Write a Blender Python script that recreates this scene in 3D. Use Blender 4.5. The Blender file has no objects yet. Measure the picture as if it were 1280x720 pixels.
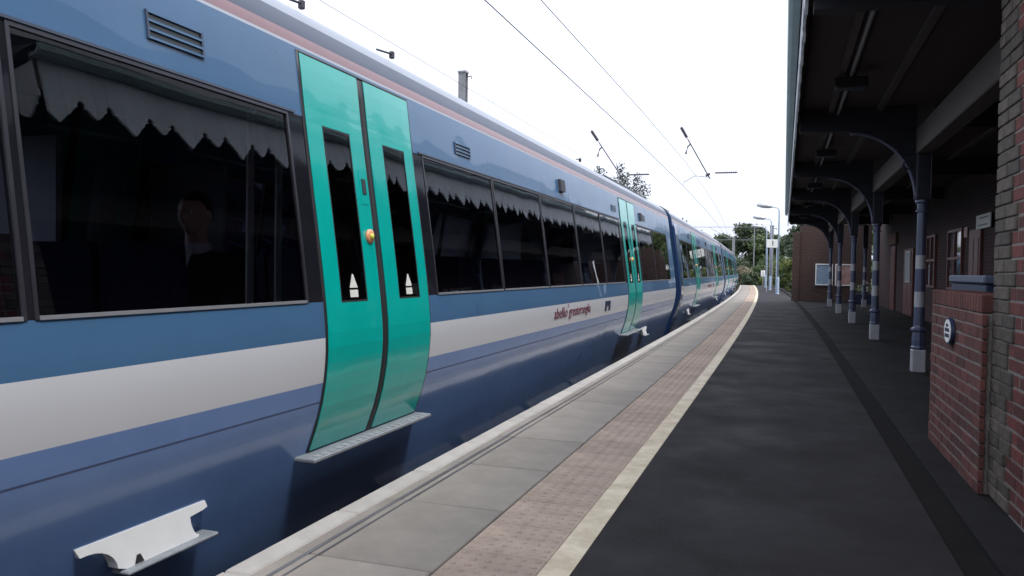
import bpy, bmesh, math, random
import numpy as np
from mathutils import Vector, Matrix
random.seed(7)
R = math.radians
S = bpy.context.scene
C = S.collection

# ------------------------------------------------------------------ camera
def make_camera():
    f, vx, vy, roll = 1000.0, 980.0, 341.0, 0.025
    yc = Vector((vx - 640, 360 - vy, -f)).normalized()
    u = Vector((roll, 1, 0))
    zc = (u - u.dot(yc) * yc).normalized()
    xc = yc.cross(zc)
    m = Matrix((xc, yc, zc)).to_4x4()
    cd = bpy.data.cameras.new('camera')
    cd.sensor_width = 36
    cd.lens = 36 * f / 1280
    cd.clip_start, cd.clip_end = 0.05, 6000
    co = bpy.data.objects.new('camera', cd)
    C.objects.link(co)
    m.translation = Vector((0, 0, 1.28))
    co.matrix_world = m
    S.camera = co
make_camera()

# ------------------------------------------------------------------ sky, sun, exposure
SUN_EL, SUN_AZ = R(62), R(115)          # azimuth from +Y towards +X: a hazy sun behind the station house
W = bpy.data.worlds.new('World'); S.world = W; W.use_nodes = True
wn = W.node_tree.nodes; wl = W.node_tree.links; wn.clear()
sky = wn.new('ShaderNodeTexSky'); sky.sky_type = 'NISHITA'; sky.sun_disc = False
sky.sun_elevation = SUN_EL; sky.sun_rotation = SUN_AZ
sky.dust_density = 4.0; sky.air_density = 1.0; sky.ozone_density = 1.0
hs = wn.new('ShaderNodeHueSaturation'); hs.inputs['Saturation'].default_value = 0.3
mx = wn.new('ShaderNodeMix'); mx.data_type = 'RGBA'; mx.inputs[0].default_value = 0.6
mx.inputs[7].default_value = (7.2, 7.7, 9.0, 1)      # the even white of a thin overcast
bg = wn.new('ShaderNodeBackground'); bg.inputs[1].default_value = 0.13
wo = wn.new('ShaderNodeOutputWorld')
wl.new(sky.outputs[0], hs.inputs['Color']); wl.new(hs.outputs[0], mx.inputs[6])
# overcast sky: brightest overhead, a third as bright at the horizon
wtc = wn.new('ShaderNodeTexCoord'); wsx = wn.new('ShaderNodeSeparateXYZ'); wmr = wn.new('ShaderNodeMapRange')
wmr.inputs[1].default_value = 0; wmr.inputs[2].default_value = 1; wmr.inputs[3].default_value = .72; wmr.inputs[4].default_value = 1.45
wmu = wn.new('ShaderNodeMix'); wmu.data_type = 'RGBA'; wmu.blend_type = 'MULTIPLY'; wmu.inputs[0].default_value = 1
wl.new(wtc.outputs['Generated'], wsx.inputs[0]); wl.new(wsx.outputs[2], wmr.inputs[0]); wl.new(wmr.outputs[0], wmu.inputs[7])
wl.new(mx.outputs[2], wmu.inputs[6]); wl.new(wmu.outputs[2], bg.inputs[0]); wl.new(bg.outputs[0], wo.inputs[0])
sd = bpy.data.lights.new('sun', 'SUN'); sd.energy = 1.3; sd.angle = R(12); sd.color = (1, .97, .93)
so = bpy.data.objects.new('sun', sd); C.objects.link(so)
sv = Vector((math.sin(SUN_AZ) * math.cos(SUN_EL), math.cos(SUN_AZ) * math.cos(SUN_EL), math.sin(SUN_EL)))
so.rotation_euler = sv.to_track_quat('Z', 'Y').to_euler(); so.location = (20, -10, 30)
S.view_settings.view_transform = 'Standard'; S.view_settings.look = 'None'
S.view_settings.gamma = 1; S.view_settings.use_curve_mapping = False
S.view_settings.exposure = 0.95
S.render.engine = 'CYCLES'
S.cycles.max_bounces = 8; S.cycles.transparent_max_bounces = 12
S.render.resolution_x, S.render.resolution_y = 1024, 576

# ------------------------------------------------------------------ materials
def mat(name, col, rough=.6, var=0, vscale=6, bump=0, bscale=40, metal=0, coat=0, rnd=0, spec=.5,
        col2=None, stretch=(1, 1, 1), detail=5, wave=0, wscale=1, wstretch=(1, 1, 1), coords='Object'):
    m = bpy.data.materials.new(name); m.use_nodes = True
    n, l = m.node_tree.nodes, m.node_tree.links
    p = n['Principled BSDF']
    p.inputs['Roughness'].default_value = rough; p.inputs['Metallic'].default_value = metal
    p.inputs['Coat Weight'].default_value = coat; p.inputs['Coat Roughness'].default_value = .02
    p.inputs['Specular IOR Level'].default_value = spec
    p.inputs['Base Color'].default_value = (*col, 1)
    tc = n.new('ShaderNodeTexCoord'); mp = n.new('ShaderNodeMapping')
    mp.inputs['Scale'].default_value = stretch
    l.new(tc.outputs[coords], mp.inputs[0])
    cur = None
    if var or col2:
        nz = n.new('ShaderNodeTexNoise'); nz.inputs['Scale'].default_value = vscale; nz.inputs['Detail'].default_value = detail
        nz.inputs['Roughness'].default_value = .65
        l.new(mp.outputs[0], nz.inputs[0])
        rp = n.new('ShaderNodeValToRGB')
        a = Vector(col)
        c1 = a * (1 - var); c2 = Vector(col2) if col2 else a * (1 + var)
        rp.color_ramp.elements[0].position = .3; rp.color_ramp.elements[1].position = .7
        rp.color_ramp.elements[0].color = (*c1, 1); rp.color_ramp.elements[1].color = (*c2, 1)
        l.new(nz.outputs[0], rp.inputs[0]); cur = rp.outputs[0]
        rr = n.new('ShaderNodeMapRange'); rr.inputs[3].default_value = max(rough - .08 * min(1, rough * 3), 0.01); rr.inputs[4].default_value = min(1, rough + .08 * min(1, rough * 3))
        l.new(nz.outputs[0], rr.inputs[0]); l.new(rr.outputs[0], p.inputs['Roughness'])
    if rnd:
        oi = n.new('ShaderNodeObjectInfo'); mr = n.new('ShaderNodeMapRange')
        mr.inputs[3].default_value = 1 - rnd; mr.inputs[4].default_value = 1 + rnd
        l.new(oi.outputs['Random'], mr.inputs[0])
        mu = n.new('ShaderNodeMix'); mu.data_type = 'RGBA'; mu.blend_type = 'MULTIPLY'; mu.inputs[0].default_value = 1
        if cur: l.new(cur, mu.inputs[6])
        else: mu.inputs[6].default_value = (*col, 1)
        l.new(mr.outputs[0], mu.inputs[7]); cur = mu.outputs[2]
    if cur: l.new(cur, p.inputs['Base Color'])
    last = None
    if bump:
        b = n.new('ShaderNodeBump'); b.inputs['Strength'].default_value = bump; b.inputs['Distance'].default_value = .01
        nb = n.new('ShaderNodeTexNoise'); nb.inputs['Scale'].default_value = bscale; nb.inputs['Detail'].default_value = 4
        l.new(mp.outputs[0], nb.inputs[0]); l.new(nb.outputs[0], b.inputs['Height']); last = b
    if wave:
        b = n.new('ShaderNodeBump'); b.inputs['Strength'].default_value = 1; b.inputs['Distance'].default_value = wave
        m2 = n.new('ShaderNodeMapping'); m2.inputs['Scale'].default_value = wstretch; l.new(tc.outputs[coords], m2.inputs[0])
        nb = n.new('ShaderNodeTexNoise'); nb.inputs['Scale'].default_value = wscale; nb.inputs['Detail'].default_value = 1.5
        l.new(m2.outputs[0], nb.inputs[0]); l.new(nb.outputs[0], b.inputs['Height'])
        if last: l.new(last.outputs[0], b.inputs['Normal'])
        last = b
    if last:
        l.new(last.outputs[0], p.inputs['Normal'])
        if coat: l.new(last.outputs[0], p.inputs['Coat Normal'])
    return m

def brick_mat(name, c1, c2, mortar, scale=1.0, axis='yz'):
    m = bpy.data.materials.new(name); m.use_nodes = True
    n, l = m.node_tree.nodes, m.node_tree.links; p = n['Principled BSDF']
    p.inputs['Roughness'].default_value = .85
    tc = n.new('ShaderNodeTexCoord'); sx = n.new('ShaderNodeSeparateXYZ'); cx = n.new('ShaderNodeCombineXYZ')
    l.new(tc.outputs['Object'], sx.inputs[0])
    l.new(sx.outputs[1 if axis[0] == 'y' else 0], cx.inputs[0]); l.new(sx.outputs[2], cx.inputs[1])
    bt = n.new('ShaderNodeTexBrick'); bt.inputs['Scale'].default_value = scale
    bt.inputs['Color1'].default_value = (*c1, 1); bt.inputs['Color2'].default_value = (*c2, 1); bt.inputs['Mortar'].default_value = (*mortar, 1)
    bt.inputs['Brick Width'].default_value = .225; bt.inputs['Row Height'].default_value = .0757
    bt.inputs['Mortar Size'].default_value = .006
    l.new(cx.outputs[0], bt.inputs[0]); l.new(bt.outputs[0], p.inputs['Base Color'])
    b = n.new('ShaderNodeBump'); b.inputs['Strength'].default_value = .6; b.inputs['Distance'].default_value = .006; b.invert = True
    l.new(bt.outputs['Fac'], b.inputs['Height']); l.new(b.outputs[0], p.inputs['Normal'])
    return m

def glass_mat(name, tint, ior=1.5, wave=0.0, wscale=1.0):
    m = bpy.data.materials.new(name); m.use_nodes = True
    n, l = m.node_tree.nodes, m.node_tree.links; n.clear()
    o = n.new('ShaderNodeOutputMaterial'); mxs = n.new('ShaderNodeMixShader')
    tr = n.new('ShaderNodeBsdfTransparent'); tr.inputs[0].default_value = (*tint, 1)
    gl = n.new('ShaderNodeBsdfGlossy'); gl.inputs['Roughness'].default_value = 0.0
    gl.inputs['Color'].default_value = (1, 1, 1, 1)
    fr = n.new('ShaderNodeFresnel'); fr.inputs[0].default_value = ior
    mu = n.new('ShaderNodeMath'); mu.operation = 'MULTIPLY_ADD'; mu.inputs[1].default_value = 1.0; mu.inputs[2].default_value = .02; mu.use_clamp = True
    l.new(fr.outputs[0], mu.inputs[0]); l.new(mu.outputs[0], mxs.inputs[0])
    l.new(tr.outputs[0], mxs.inputs[1]); l.new(gl.outputs[0], mxs.inputs[2]); l.new(mxs.outputs[0], o.inputs[0])
    if wave:
        tc = n.new('ShaderNodeTexCoord'); nz = n.new('ShaderNodeTexNoise'); nz.inputs['Scale'].default_value = wscale; nz.inputs['Detail'].default_value = 1
        b = n.new('ShaderNodeBump'); b.inputs['Distance'].default_value = wave
        l.new(tc.outputs['Object'], nz.inputs[0]); l.new(nz.outputs[0], b.inputs['Height']); l.new(b.outputs[0], gl.inputs['Normal'])
    return m

def leaf_mat(name, c1, c2):
    m = bpy.data.materials.new(name); m.use_nodes = True
    n, l = m.node_tree.nodes, m.node_tree.links; p = n['Principled BSDF']
    p.inputs['Roughness'].default_value = .55; p.inputs['Specular IOR Level'].default_value = .3
    tc = n.new('ShaderNodeTexCoord'); nz = n.new('ShaderNodeTexNoise'); nz.inputs['Scale'].default_value = .9; nz.inputs['Detail'].default_value = 6
    rp = n.new('ShaderNodeValToRGB'); rp.color_ramp.elements[0].position = .35; rp.color_ramp.elements[1].position = .65
    rp.color_ramp.elements[0].color = (*c1, 1); rp.color_ramp.elements[1].color = (*c2, 1)
    l.new(tc.outputs['Object'], nz.inputs[0]); l.new(nz.outputs[0], rp.inputs[0]); l.new(rp.outputs[0], p.inputs['Base Color'])
    tl = n.new('ShaderNodeBsdfTranslucent'); ms = n.new('ShaderNodeMixShader'); ms.inputs[0].default_value = .25
    l.new(rp.outputs[0], tl.inputs[0]); l.new(p.outputs[0], ms.inputs[1]); l.new(tl.outputs[0], ms.inputs[2])
    l.new(ms.outputs[0], n['Material Output'].inputs[0])
    return m

WV = dict(wave=.0075, wscale=1.4, wstretch=(1, .65, 1.2))
def asphalt_mat(name, col, seed=0.0):
    m = bpy.data.materials.new(name); m.use_nodes = True
    n, l = m.node_tree.nodes, m.node_tree.links; p = n['Principled BSDF']
    tc = n.new('ShaderNodeTexCoord')
    def noise(scale, detail, stretch=(1, 1, 1), rough=.6):
        mp = n.new('ShaderNodeMapping'); mp.inputs['Scale'].default_value = stretch; mp.inputs['Location'].default_value = (seed, seed, 0)
        t = n.new('ShaderNodeTexNoise'); t.inputs['Scale'].default_value = scale; t.inputs['Detail'].default_value = detail; t.inputs['Roughness'].default_value = rough
        l.new(tc.outputs['Object'], mp.inputs[0]); l.new(mp.outputs[0], t.inputs[0]); return t.outputs[0]
    def rng_(src, a, b, lo, hi):
        k = n.new('ShaderNodeMapRange'); k.inputs[1].default_value = a; k.inputs[2].default_value = b; k.inputs[3].default_value = lo; k.inputs[4].default_value = hi
        l.new(src, k.inputs[0]); return k.outputs[0]
    def mul(a, b):
        k = n.new('ShaderNodeMath'); k.operation = 'MULTIPLY'; l.new(a, k.inputs[0]); l.new(b, k.inputs[1]); return k.outputs[0]
    big = rng_(noise(.45, 4, (1, .22, 1)), .35, .65, .86, 1.16)       # worn paths along the platform
    mid = rng_(noise(7, 8, rough=.75), .3, .7, .80, 1.22)
    fine = rng_(noise(75, 4, rough=.8), .32, .70, .50, 1.85)
    v = n.new('ShaderNodeTexVoronoi'); v.inputs['Scale'].default_value = 5.5; l.new(tc.outputs['Object'], v.inputs[0])
    gum = rng_(v.outputs['Distance'], .03, .06, 2.2, 1.0)             # flattened gum and grit
    f = mul(mul(mul(big, mid), fine), gum)
    mx_ = n.new('ShaderNodeMix'); mx_.data_type = 'RGBA'; mx_.blend_type = 'MULTIPLY'; mx_.inputs[0].default_value = 1; mx_.inputs[6].default_value = (*col, 1)
    l.new(f, mx_.inputs[7]); l.new(mx_.outputs[2], p.inputs['Base Color'])
    p.inputs['Specular IOR Level'].default_value = .22
    l.new(rng_(noise(1.3, 4), .3, .7, .66, .92), p.inputs['Roughness'])
    b = n.new('ShaderNodeBump'); b.inputs['Strength'].default_value = .7; b.inputs['Distance'].default_value = .006; l.new(noise(150, 3), b.inputs['Height']); l.new(b.outputs[0], p.inputs['Normal'])
    return m
M = {
 'blue': mat('train_blue_paint', (.058, .138, .262), .3, var=.04, vscale=3, coat=.38, spec=.2, **WV),
 'blue_low': mat('train_blue_veil_lifted', (.125, .225, .470), .16, var=.07, vscale=2.2, coat=.35, wave=.006, wscale=1.6, wstretch=(1, .7, 1.4)),  # lens veil is put into this brighter copy of the train blue
 'blue_end': mat('train_end_blue_paint', (.016, .042, .115), .3, var=.06, coat=.5),
 'cream': mat('train_cream_paint', (.575, .595, .635), .28, coat=.3, wave=.004, wscale=1.5),
 'groove': mat('panel_groove', (.05, .075, .17), .5),
 'turq': mat('door_turquoise_paint', (.0, .40, .355), .2, var=.04, vscale=3, coat=.5, wave=.006, wscale=2.2),
 'black': mat('black_window_band', (.012, .013, .018), .07, coat=.3, wave=.003, wscale=1.5),
 'rubber': mat('black_rubber', (.018, .018, .022), .55, var=.2),
 'trim': mat('grey_trim', (.42, .44, .48), .35, metal=.6, var=.05),
 'frame': mat('window_frame_grey', (.055, .055, .068), .35, metal=.5, var=.1),
 'red': mat('cantrail_red_stripe', (.235, .13, .145), .35, var=.08, coat=.3, wave=.006),
 'gutter_t': mat('train_gutter_dark', (.045, .06, .10), .4, var=.1),
 'roof_t': mat('train_roof_grey', (.215, .24, .29), .38, var=.12, vscale=2.5),
 'roofbox': mat('roof_equipment_dark', (.05, .05, .06), .6, var=.2),
 'glass': glass_mat('tinted_train_glass', (.60, .63, .74), 1.62, wave=.0016, wscale=1.6),
 'glass_door': glass_mat('tinted_door_glass', (.16, .16, .19), 1.6, wave=.003, wscale=2),
 'under': mat('underframe_dark', (.022, .022, .026), .6, var=.4, vscale=8, bump=.3),
 'steel': mat('wheel_steel', (.22, .21, .2), .4, metal=.8, var=.3),
 'step': mat('step_grey', (.20, .22, .24), .5, var=.2, vscale=14),
 'tread': mat('step_tread', (.25, .265, .28), .55, var=.2, vscale=20),
 'white_panel': mat('white_equipment_cover', (.70, .72, .73), .55, var=.05, vscale=6),
 'bellows': mat('gangway_bellows', (.02, .02, .022), .8),
 'white': mat('white_paint', (.78, .78, .76), .5, var=.05),
 'sticker': mat('pale_sticker', (.70, .72, .66), .5),
 'orange': mat('door_button_ring', (.75, .33, .17), .4),
 'lime': mat('door_button_lens', (.55, .55, .06), .25),
 'darkplate': mat('dark_plate', (.02, .03, .04), .4),
 'maroon': mat('maroon_lettering', (.16, .02, .05), .45),
 'navy': mat('navy_print', (.02, .03, .07), .45),
 'seat': mat('seat_fabric', (.016, .026, .075), .9, var=.3, vscale=30),
 'lining': mat('interior_lining', (.5, .5, .54), .6),
 'intfloor': mat('interior_floor', (.05, .05, .06), .7),
 'pole': mat('grab_pole', (.80, .79, .74), .45),
 'skin': mat('skin', (.60, .36, .28), .55, var=.06, vscale=12),
 'hair': mat('dark_hair', (.022, .015, .012), .6, var=.3, vscale=60, bump=.4, bscale=120, stretch=(1, 1, .3)),
 'suit': mat('dark_suit', (.018, .022, .035), .85, var=.2, vscale=50),
 'shirt': mat('white_shirt', (.78, .79, .80), .7),
 'tie': mat('patterned_tie', (.30, .28, .30), .6, col2=(.05, .06, .10), vscale=60),
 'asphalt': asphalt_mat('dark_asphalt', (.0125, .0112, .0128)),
 'asphalt2': asphalt_mat('shaded_asphalt', (.0065, .0058, .0066), 7.3),  # canopy shade is put into this darker asphalt colour
 'drain': mat('drain_strip', (.0065, .0056, .0062), .9, spec=.15, var=.5, vscale=3, bump=.6, bscale=50),
 'coping': mat('pale_coping_stone', (.37, .350, .325), .8, var=.13, vscale=5, bump=.4, bscale=60, rnd=.07, detail=8),
 'slab': mat('grey_paving_slab', (.228, .204, .178), .82, var=.17, vscale=3.5, bump=.35, bscale=90, rnd=.09, detail=9),
 'tactile': mat('buff_tactile_slab', (.315, .245, .195), .82, var=.22, vscale=6, bump=.3, bscale=90, rnd=.10, detail=8),
 'grime': mat('slab_joint_grime', (.06, .058, .058), .9, var=.3),
 'stain': mat('dark_wear_line', (.085, .085, .092), .85, var=.5, vscale=3, stretch=(3, .5, 1)),
 'yellow': mat('faded_yellow_line', (.53, .43, .285), .75, var=.30, vscale=5, bump=.3, bscale=80, col2=(.66, .58, .45), detail=9),
 'concrete': mat('concrete', (.28, .27, .26), .85, var=.2, vscale=3, bump=.4),
 'ballast': mat('track_ballast', (.13, .115, .105), .95, var=.5, vscale=18, bump=1.0, bscale=30),
 'ground': mat('rough_ground', (.06, .075, .03), .95, var=.4, vscale=.4, bump=.5, bscale=5),
 'rail': mat('rusty_rail', (.14, .08, .06), .5, metal=.5, var=.2),
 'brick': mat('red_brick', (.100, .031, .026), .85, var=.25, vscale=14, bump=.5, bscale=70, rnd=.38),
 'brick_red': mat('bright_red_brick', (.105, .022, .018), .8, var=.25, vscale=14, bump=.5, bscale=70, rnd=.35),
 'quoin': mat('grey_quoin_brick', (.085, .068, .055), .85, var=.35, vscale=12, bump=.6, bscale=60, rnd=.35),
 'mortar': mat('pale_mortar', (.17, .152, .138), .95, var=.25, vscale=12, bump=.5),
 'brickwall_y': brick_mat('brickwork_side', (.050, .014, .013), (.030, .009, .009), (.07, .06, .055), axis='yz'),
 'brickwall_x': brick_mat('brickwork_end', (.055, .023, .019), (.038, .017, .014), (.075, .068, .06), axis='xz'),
 'slate': mat('roof_slates', (.055, .058, .068), .6, var=.3, vscale=5, bump=.4, bscale=20),
 'ceil': mat('canopy_ceiling_paint', (.052, .034, .034), .75, var=.15, vscale=4, bump=.25, bscale=30, stretch=(6, .3, 1)),
 'beam': mat('canopy_beam_paint', (.085, .066, .060), .7, var=.18, vscale=5, bump=.2),
 'valance': mat('valance_pale_paint', (.53, .555, .60), .55, var=.07, vscale=3, rnd=.08, stretch=(1, 1, .2)),
 'gutter': mat('gutter_teal_paint', (.27, .36, .38), .45, var=.15, vscale=4),
 'colblue': mat('column_blue_paint', (.075, .088, .150), .4, var=.1, vscale=6, coat=.2),
 'colwhite': mat('column_white_paint', (.40, .40, .42), .45, var=.08, vscale=10),  # white dulled in the base colour to carry the shade under the canopy
 'bracket': mat('bracket_dark_blue', (.013, .013, .022), .6, var=.15),
 'bracket_rib': mat('bracket_rib_paint', (.10, .105, .16), .45, var=.15),
 'lampbox': mat('black_lamp_box', (.012, .012, .014), .5),
 'conduit': mat('conduit_grey', (.22, .20, .21), .5),
 'navybox': mat('navy_metal_box', (.022, .032, .068), .45, var=.15),
 'navylid': mat('navy_lid', (.10, .12, .17), .4),
 'door_red': mat('oxblood_door_paint', (.150, .052, .045), .45, var=.15, vscale=5, stretch=(1, 1, .3)),
 'pane_dark': mat('dark_window_pane', (.012, .013, .016), .05, coat=.4),
 'poster_blue': mat('poster_blue_grey', (.20, .27, .36), .5, var=.25, vscale=9),
 'poster_red': mat('poster_dark_red', (.28, .05, .05), .5, col2=(.45, .35, .32), var=.2, vscale=3.5),
 'poster_pale': mat('poster_pale', (.52, .52, .50), .5, col2=(.16, .17, .20), vscale=18),
 'notice': mat('pale_notice', (.66, .66, .62), .6, var=.05),
 'pink': mat('pink_plaque', (.52, .33, .32), .5),
 'greytext': mat('grey_print', (.20, .20, .20), .6),
 'galv': mat('galvanised_steel', (.40, .42, .44), .45, metal=.4, var=.15, vscale=6),
 'lampblue': mat('lamp_post_pale_blue', (.33, .40, .50), .45, var=.1, vscale=4),
 'mast': mat('mast_grey_steel', (.20, .205, .22), .6, var=.2, vscale=4),
 'wire': mat('dark_wire', (.045, .042, .05), .5),
 'insul': mat('brown_insulator', (.07, .045, .06), .35),
 'bark': mat('bark', (.09, .07, .055), .9, var=.3, vscale=10, bump=.8, stretch=(1, 1, .2)),
 'leaf_dark': leaf_mat('leaf_dark_green', (.032, .052, .030), (.080, .108, .055)),
 'leaf_mid': leaf_mat('leaf_mid_green', (.045, .075, .030), (.11, .15, .06)),
 'leaf_yellow': leaf_mat('leaf_yellow_green', (.06, .09, .02), (.15, .17, .05)),
 'leaf_pale': leaf_mat('leaf_pale_straw', (.10, .095, .06), (.32, .28, .20)),
 'leaf_blue': leaf_mat('leaf_blue_green', (.035, .048, .042), (.085, .105, .09)),
 'flower': mat('white_flower', (.6, .58, .5), .7, var=.2),
 'terracotta': mat('terracotta', (.16, .08, .06), .8, var=.2),
}

# ------------------------------------------------------------------ mesh helpers
class MB:
    def __init__(s): s.v = []; s.f = []; s.m = []
    def add(s, vs, fs, mi=0):
        o = len(s.v); s.v += [tuple(v) for v in vs]; s.f += [tuple(i + o for i in f) for f in fs]; s.m += [mi] * len(fs); return s
    def box(s, x0, x1, y0, y1, z0, z1, mi=0, bev=0):
        if bev:
            bm = bmesh.new(); bmesh.ops.create_cube(bm, size=1)
            bmesh.ops.scale(bm, vec=(x1 - x0, y1 - y0, z1 - z0), verts=bm.verts)
            bmesh.ops.translate(bm, vec=((x0 + x1) / 2, (y0 + y1) / 2, (z0 + z1) / 2), verts=bm.verts)
            bmesh.ops.bevel(bm, geom=list(bm.edges), offset=bev, segments=1, affect='EDGES')
            bm.verts.index_update()
            s.add([v.co for v in bm.verts], [[v.index for v in f.verts] for f in bm.faces], mi); bm.free(); return s
        return s.add([(x0, y0, z0), (x1, y0, z0), (x1, y1, z0), (x0, y1, z0), (x0, y0, z1), (x1, y0, z1), (x1, y1, z1), (x0, y1, z1)],
              [(0, 3, 2, 1), (4, 5, 6, 7), (0, 1, 5, 4), (1, 2, 6, 5), (2, 3, 7, 6), (3, 0, 4, 7)], mi)
    def tube(s, pts, r, n=8, mi=0, cap=True):
        pts = [Vector(p) for p in pts]; rr = r if isinstance(r, (list, tuple)) else [r] * len(pts)
        vs = []; fs = []
        up = Vector((0, 0, 1))
        for i, p in enumerate(pts):
            t = (pts[min(i + 1, len(pts) - 1)] - pts[max(i - 1, 0)]).normalized()
            a = up if abs(t.dot(up)) < .95 else Vector((1, 0, 0))
            u = t.cross(a).normalized(); w = t.cross(u)
            for k in range(n):
                q = 2 * math.pi * k / n; vs.append(p + (u * math.cos(q) + w * math.sin(q)) * rr[i])
        for i in range(len(pts) - 1):
            for k in range(n):
                k2 = (k + 1) % n; fs.append((i * n + k, i * n + k2, (i + 1) * n + k2, (i + 1) * n + k))
        if cap: fs.append(tuple(range(n))); fs.append(tuple(range((len(pts) - 1) * n, len(pts) * n))[::-1])
        return s.add(vs, fs, mi)
    def lathe(s, prof, n=16, mi=0, o=(0, 0, 0), axis='z'):
        vs = []; fs = []
        for r, z in prof:
            for k in range(n):
                q = 2 * math.pi * k / n; c, d = r * math.cos(q), r * math.sin(q)
                p = (c, d, z) if axis == 'z' else ((z, c, d) if axis == 'x' else (c, z, d))
                vs.append((p[0] + o[0], p[1] + o[1], p[2] + o[2]))
        for i in range(len(prof) - 1):
            for k in range(n):
                k2 = (k + 1) % n; fs.append((i * n + k, i * n + k2, (i + 1) * n + k2, (i + 1) * n + k))
        fs.append(tuple(range(n))[::-1]); fs.append(tuple(range((len(prof) - 1) * n, len(prof) * n)))
        return s.add(vs, fs, mi)
    def prism(s, poly, a0, a1, plane='yz', mi=0):
        n = len(poly); vs = []
        for a in (a0, a1):
            for p, q in poly:
                vs.append({'yz': (a, p, q), 'xz': (p, a, q), 'xy': (p, q, a)}[plane])
        fs = [tuple(range(n))[::-1], tuple(range(n, 2 * n))]
        for i in range(n):
            j = (i + 1) % n; fs.append((i, j, n + j, n + i))
        return s.add(vs, fs, mi)
    def mesh(s, name, mats, smooth=False):
        me = bpy.data.meshes.new(name); me.from_pydata(s.v, [], s.f)
        for m in (mats if isinstance(mats, (list, tuple)) else [mats]): me.materials.append(M[m] if isinstance(m, str) else m)
        me.polygons.foreach_set('material_index', s.m)
        if smooth: me.polygons.foreach_set('use_smooth', [True] * len(me.polygons))
        me.update()
        bm = bmesh.new(); bm.from_mesh(me); bmesh.ops.recalc_face_normals(bm, faces=bm.faces); bm.to_mesh(me); bm.free()
        return me
    def build(s, name, mats, parent=None, smooth=False, loc=None, rz=0):
        return link(name, s.mesh(name, mats, smooth), parent, loc, rz)

def link(name, me, parent=None, loc=None, rz=0):
    o = bpy.data.objects.new(name, me); C.objects.link(o)
    if parent: o.parent = parent
    if loc is not None: o.location = loc
    if rz: o.rotation_euler.z = rz
    return o
def tag(o, label=None, cat=None, group=None, kind=None):
    if label: o['label'] = label
    if cat: o['category'] = cat
    if group: o['group'] = group
    if kind: o['kind'] = kind
    return o
def empty(name, loc=(0, 0, 0), rz=0):
    o = bpy.data.objects.new(name, None); C.objects.link(o); o.location = loc; o.rotation_euler.z = rz; o.empty_display_size = .2; return o
def copy_tree(o, parent=None):
    c = o.copy(); C.objects.link(c); c.parent = parent
    for k in [x for x in KIDS.get(o.name, [])]: copy_tree(k, c)
    return c
KIDS = {}
def index_kids():
    KIDS.clear()
    for o in bpy.data.objects:
        if o.parent: KIDS.setdefault(o.parent.name, []).append(o)
def text_mesh(txt, size, material):
    cu = bpy.data.curves.new('lettering', 'FONT'); cu.body = txt; cu.size = size; cu.extrude = .0008; cu.resolution_u = 3
    o = bpy.data.objects.new('lettering', cu); C.objects.link(o)
    dg = bpy.context.evaluated_depsgraph_get(); me = bpy.data.meshes.new_from_object(o.evaluated_get(dg))
    bpy.data.objects.remove(o); bpy.data.curves.remove(cu)
    me.materials.clear(); me.materials.append(M[material]); return me

# ------------------------------------------------------------------ line of the platform: straight, then a long left-hand curve
KC, YC0, YC1 = .00035, 8.0, 78.0
def dev(y):
    if y < YC0: return 0.0
    if y < YC1: return -KC * (y - YC0) ** 2
    return -KC * (YC1 - YC0) ** 2 - 2 * KC * (YC1 - YC0) * (y - YC1)
def slope(y): return 0.0 if y < YC0 else -2 * KC * (min(y, YC1) - YC0)
def P(x, y, z=0): return Vector((x + dev(y), y, z))
def strip(mb, x0, x1, z0, z1, ys, mi=0):
    """a ribbon of rectangular section following the platform line"""
    vs = []; fs = []
    for y in ys:
        d = dev(y); vs += [(x0 + d, y, z0), (x1 + d, y, z0), (x1 + d, y, z1), (x0 + d, y, z1)]
    for i in range(len(ys) - 1):
        a, b = 4 * i, 4 * i + 4
        for k in range(4): fs.append((a + k, a + (k + 1) % 4, b + (k + 1) % 4, b + k))
    e = 4 * (len(ys) - 1); fs += [(3, 2, 1, 0), (e, e + 1, e + 2, e + 3)]
    mb.add(vs, fs, mi)
YS = [-14, -6, 0, 4, 8] + list(range(11, 84, 3))
PEND = 82

# ------------------------------------------------------------------ ground, track, platform
g = MB(); N = 24
gv = [(-1500 + 3000 * i / N, -600 + 3600 * j / N, -1.12) for j in range(N + 1) for i in range(N + 1)]
g.add(gv, [(j * (N + 1) + i, j * (N + 1) + i + 1, (j + 1) * (N + 1) + i + 1, (j + 1) * (N + 1) + i) for j in range(N) for i in range(N)])
tag(g.build('ground', 'ground'), kind='structure')
YT = [-60, -20, 0, 8] + list(range(14, 400, 8))
b = MB(); strip(b, -15.5, -2.23, -1.2, -1.03, YT); tag(b.build('track_bed', 'ballast'), kind='structure')
RAIL = -.915
for cx in (-3.695, -7.1, -10.6):
    r = MB()
    for s in (-.755, .755):
        strip(r, cx + s - .035, cx + s + .035, RAIL - .04, RAIL, YT, 0); strip(r, cx + s - .010, cx + s + .010, RAIL - .1, RAIL - .04, YT, 0)
    y = -12
    while y < 110:
        p = P(cx, y); r.box(p.x - 1.25, p.x + 1.25, y - .12, y + .12, -1.06, RAIL - .09, 1); y += .66
    tag(r.build('railway_track', ['rail', 'concrete']), kind='structure')

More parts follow.
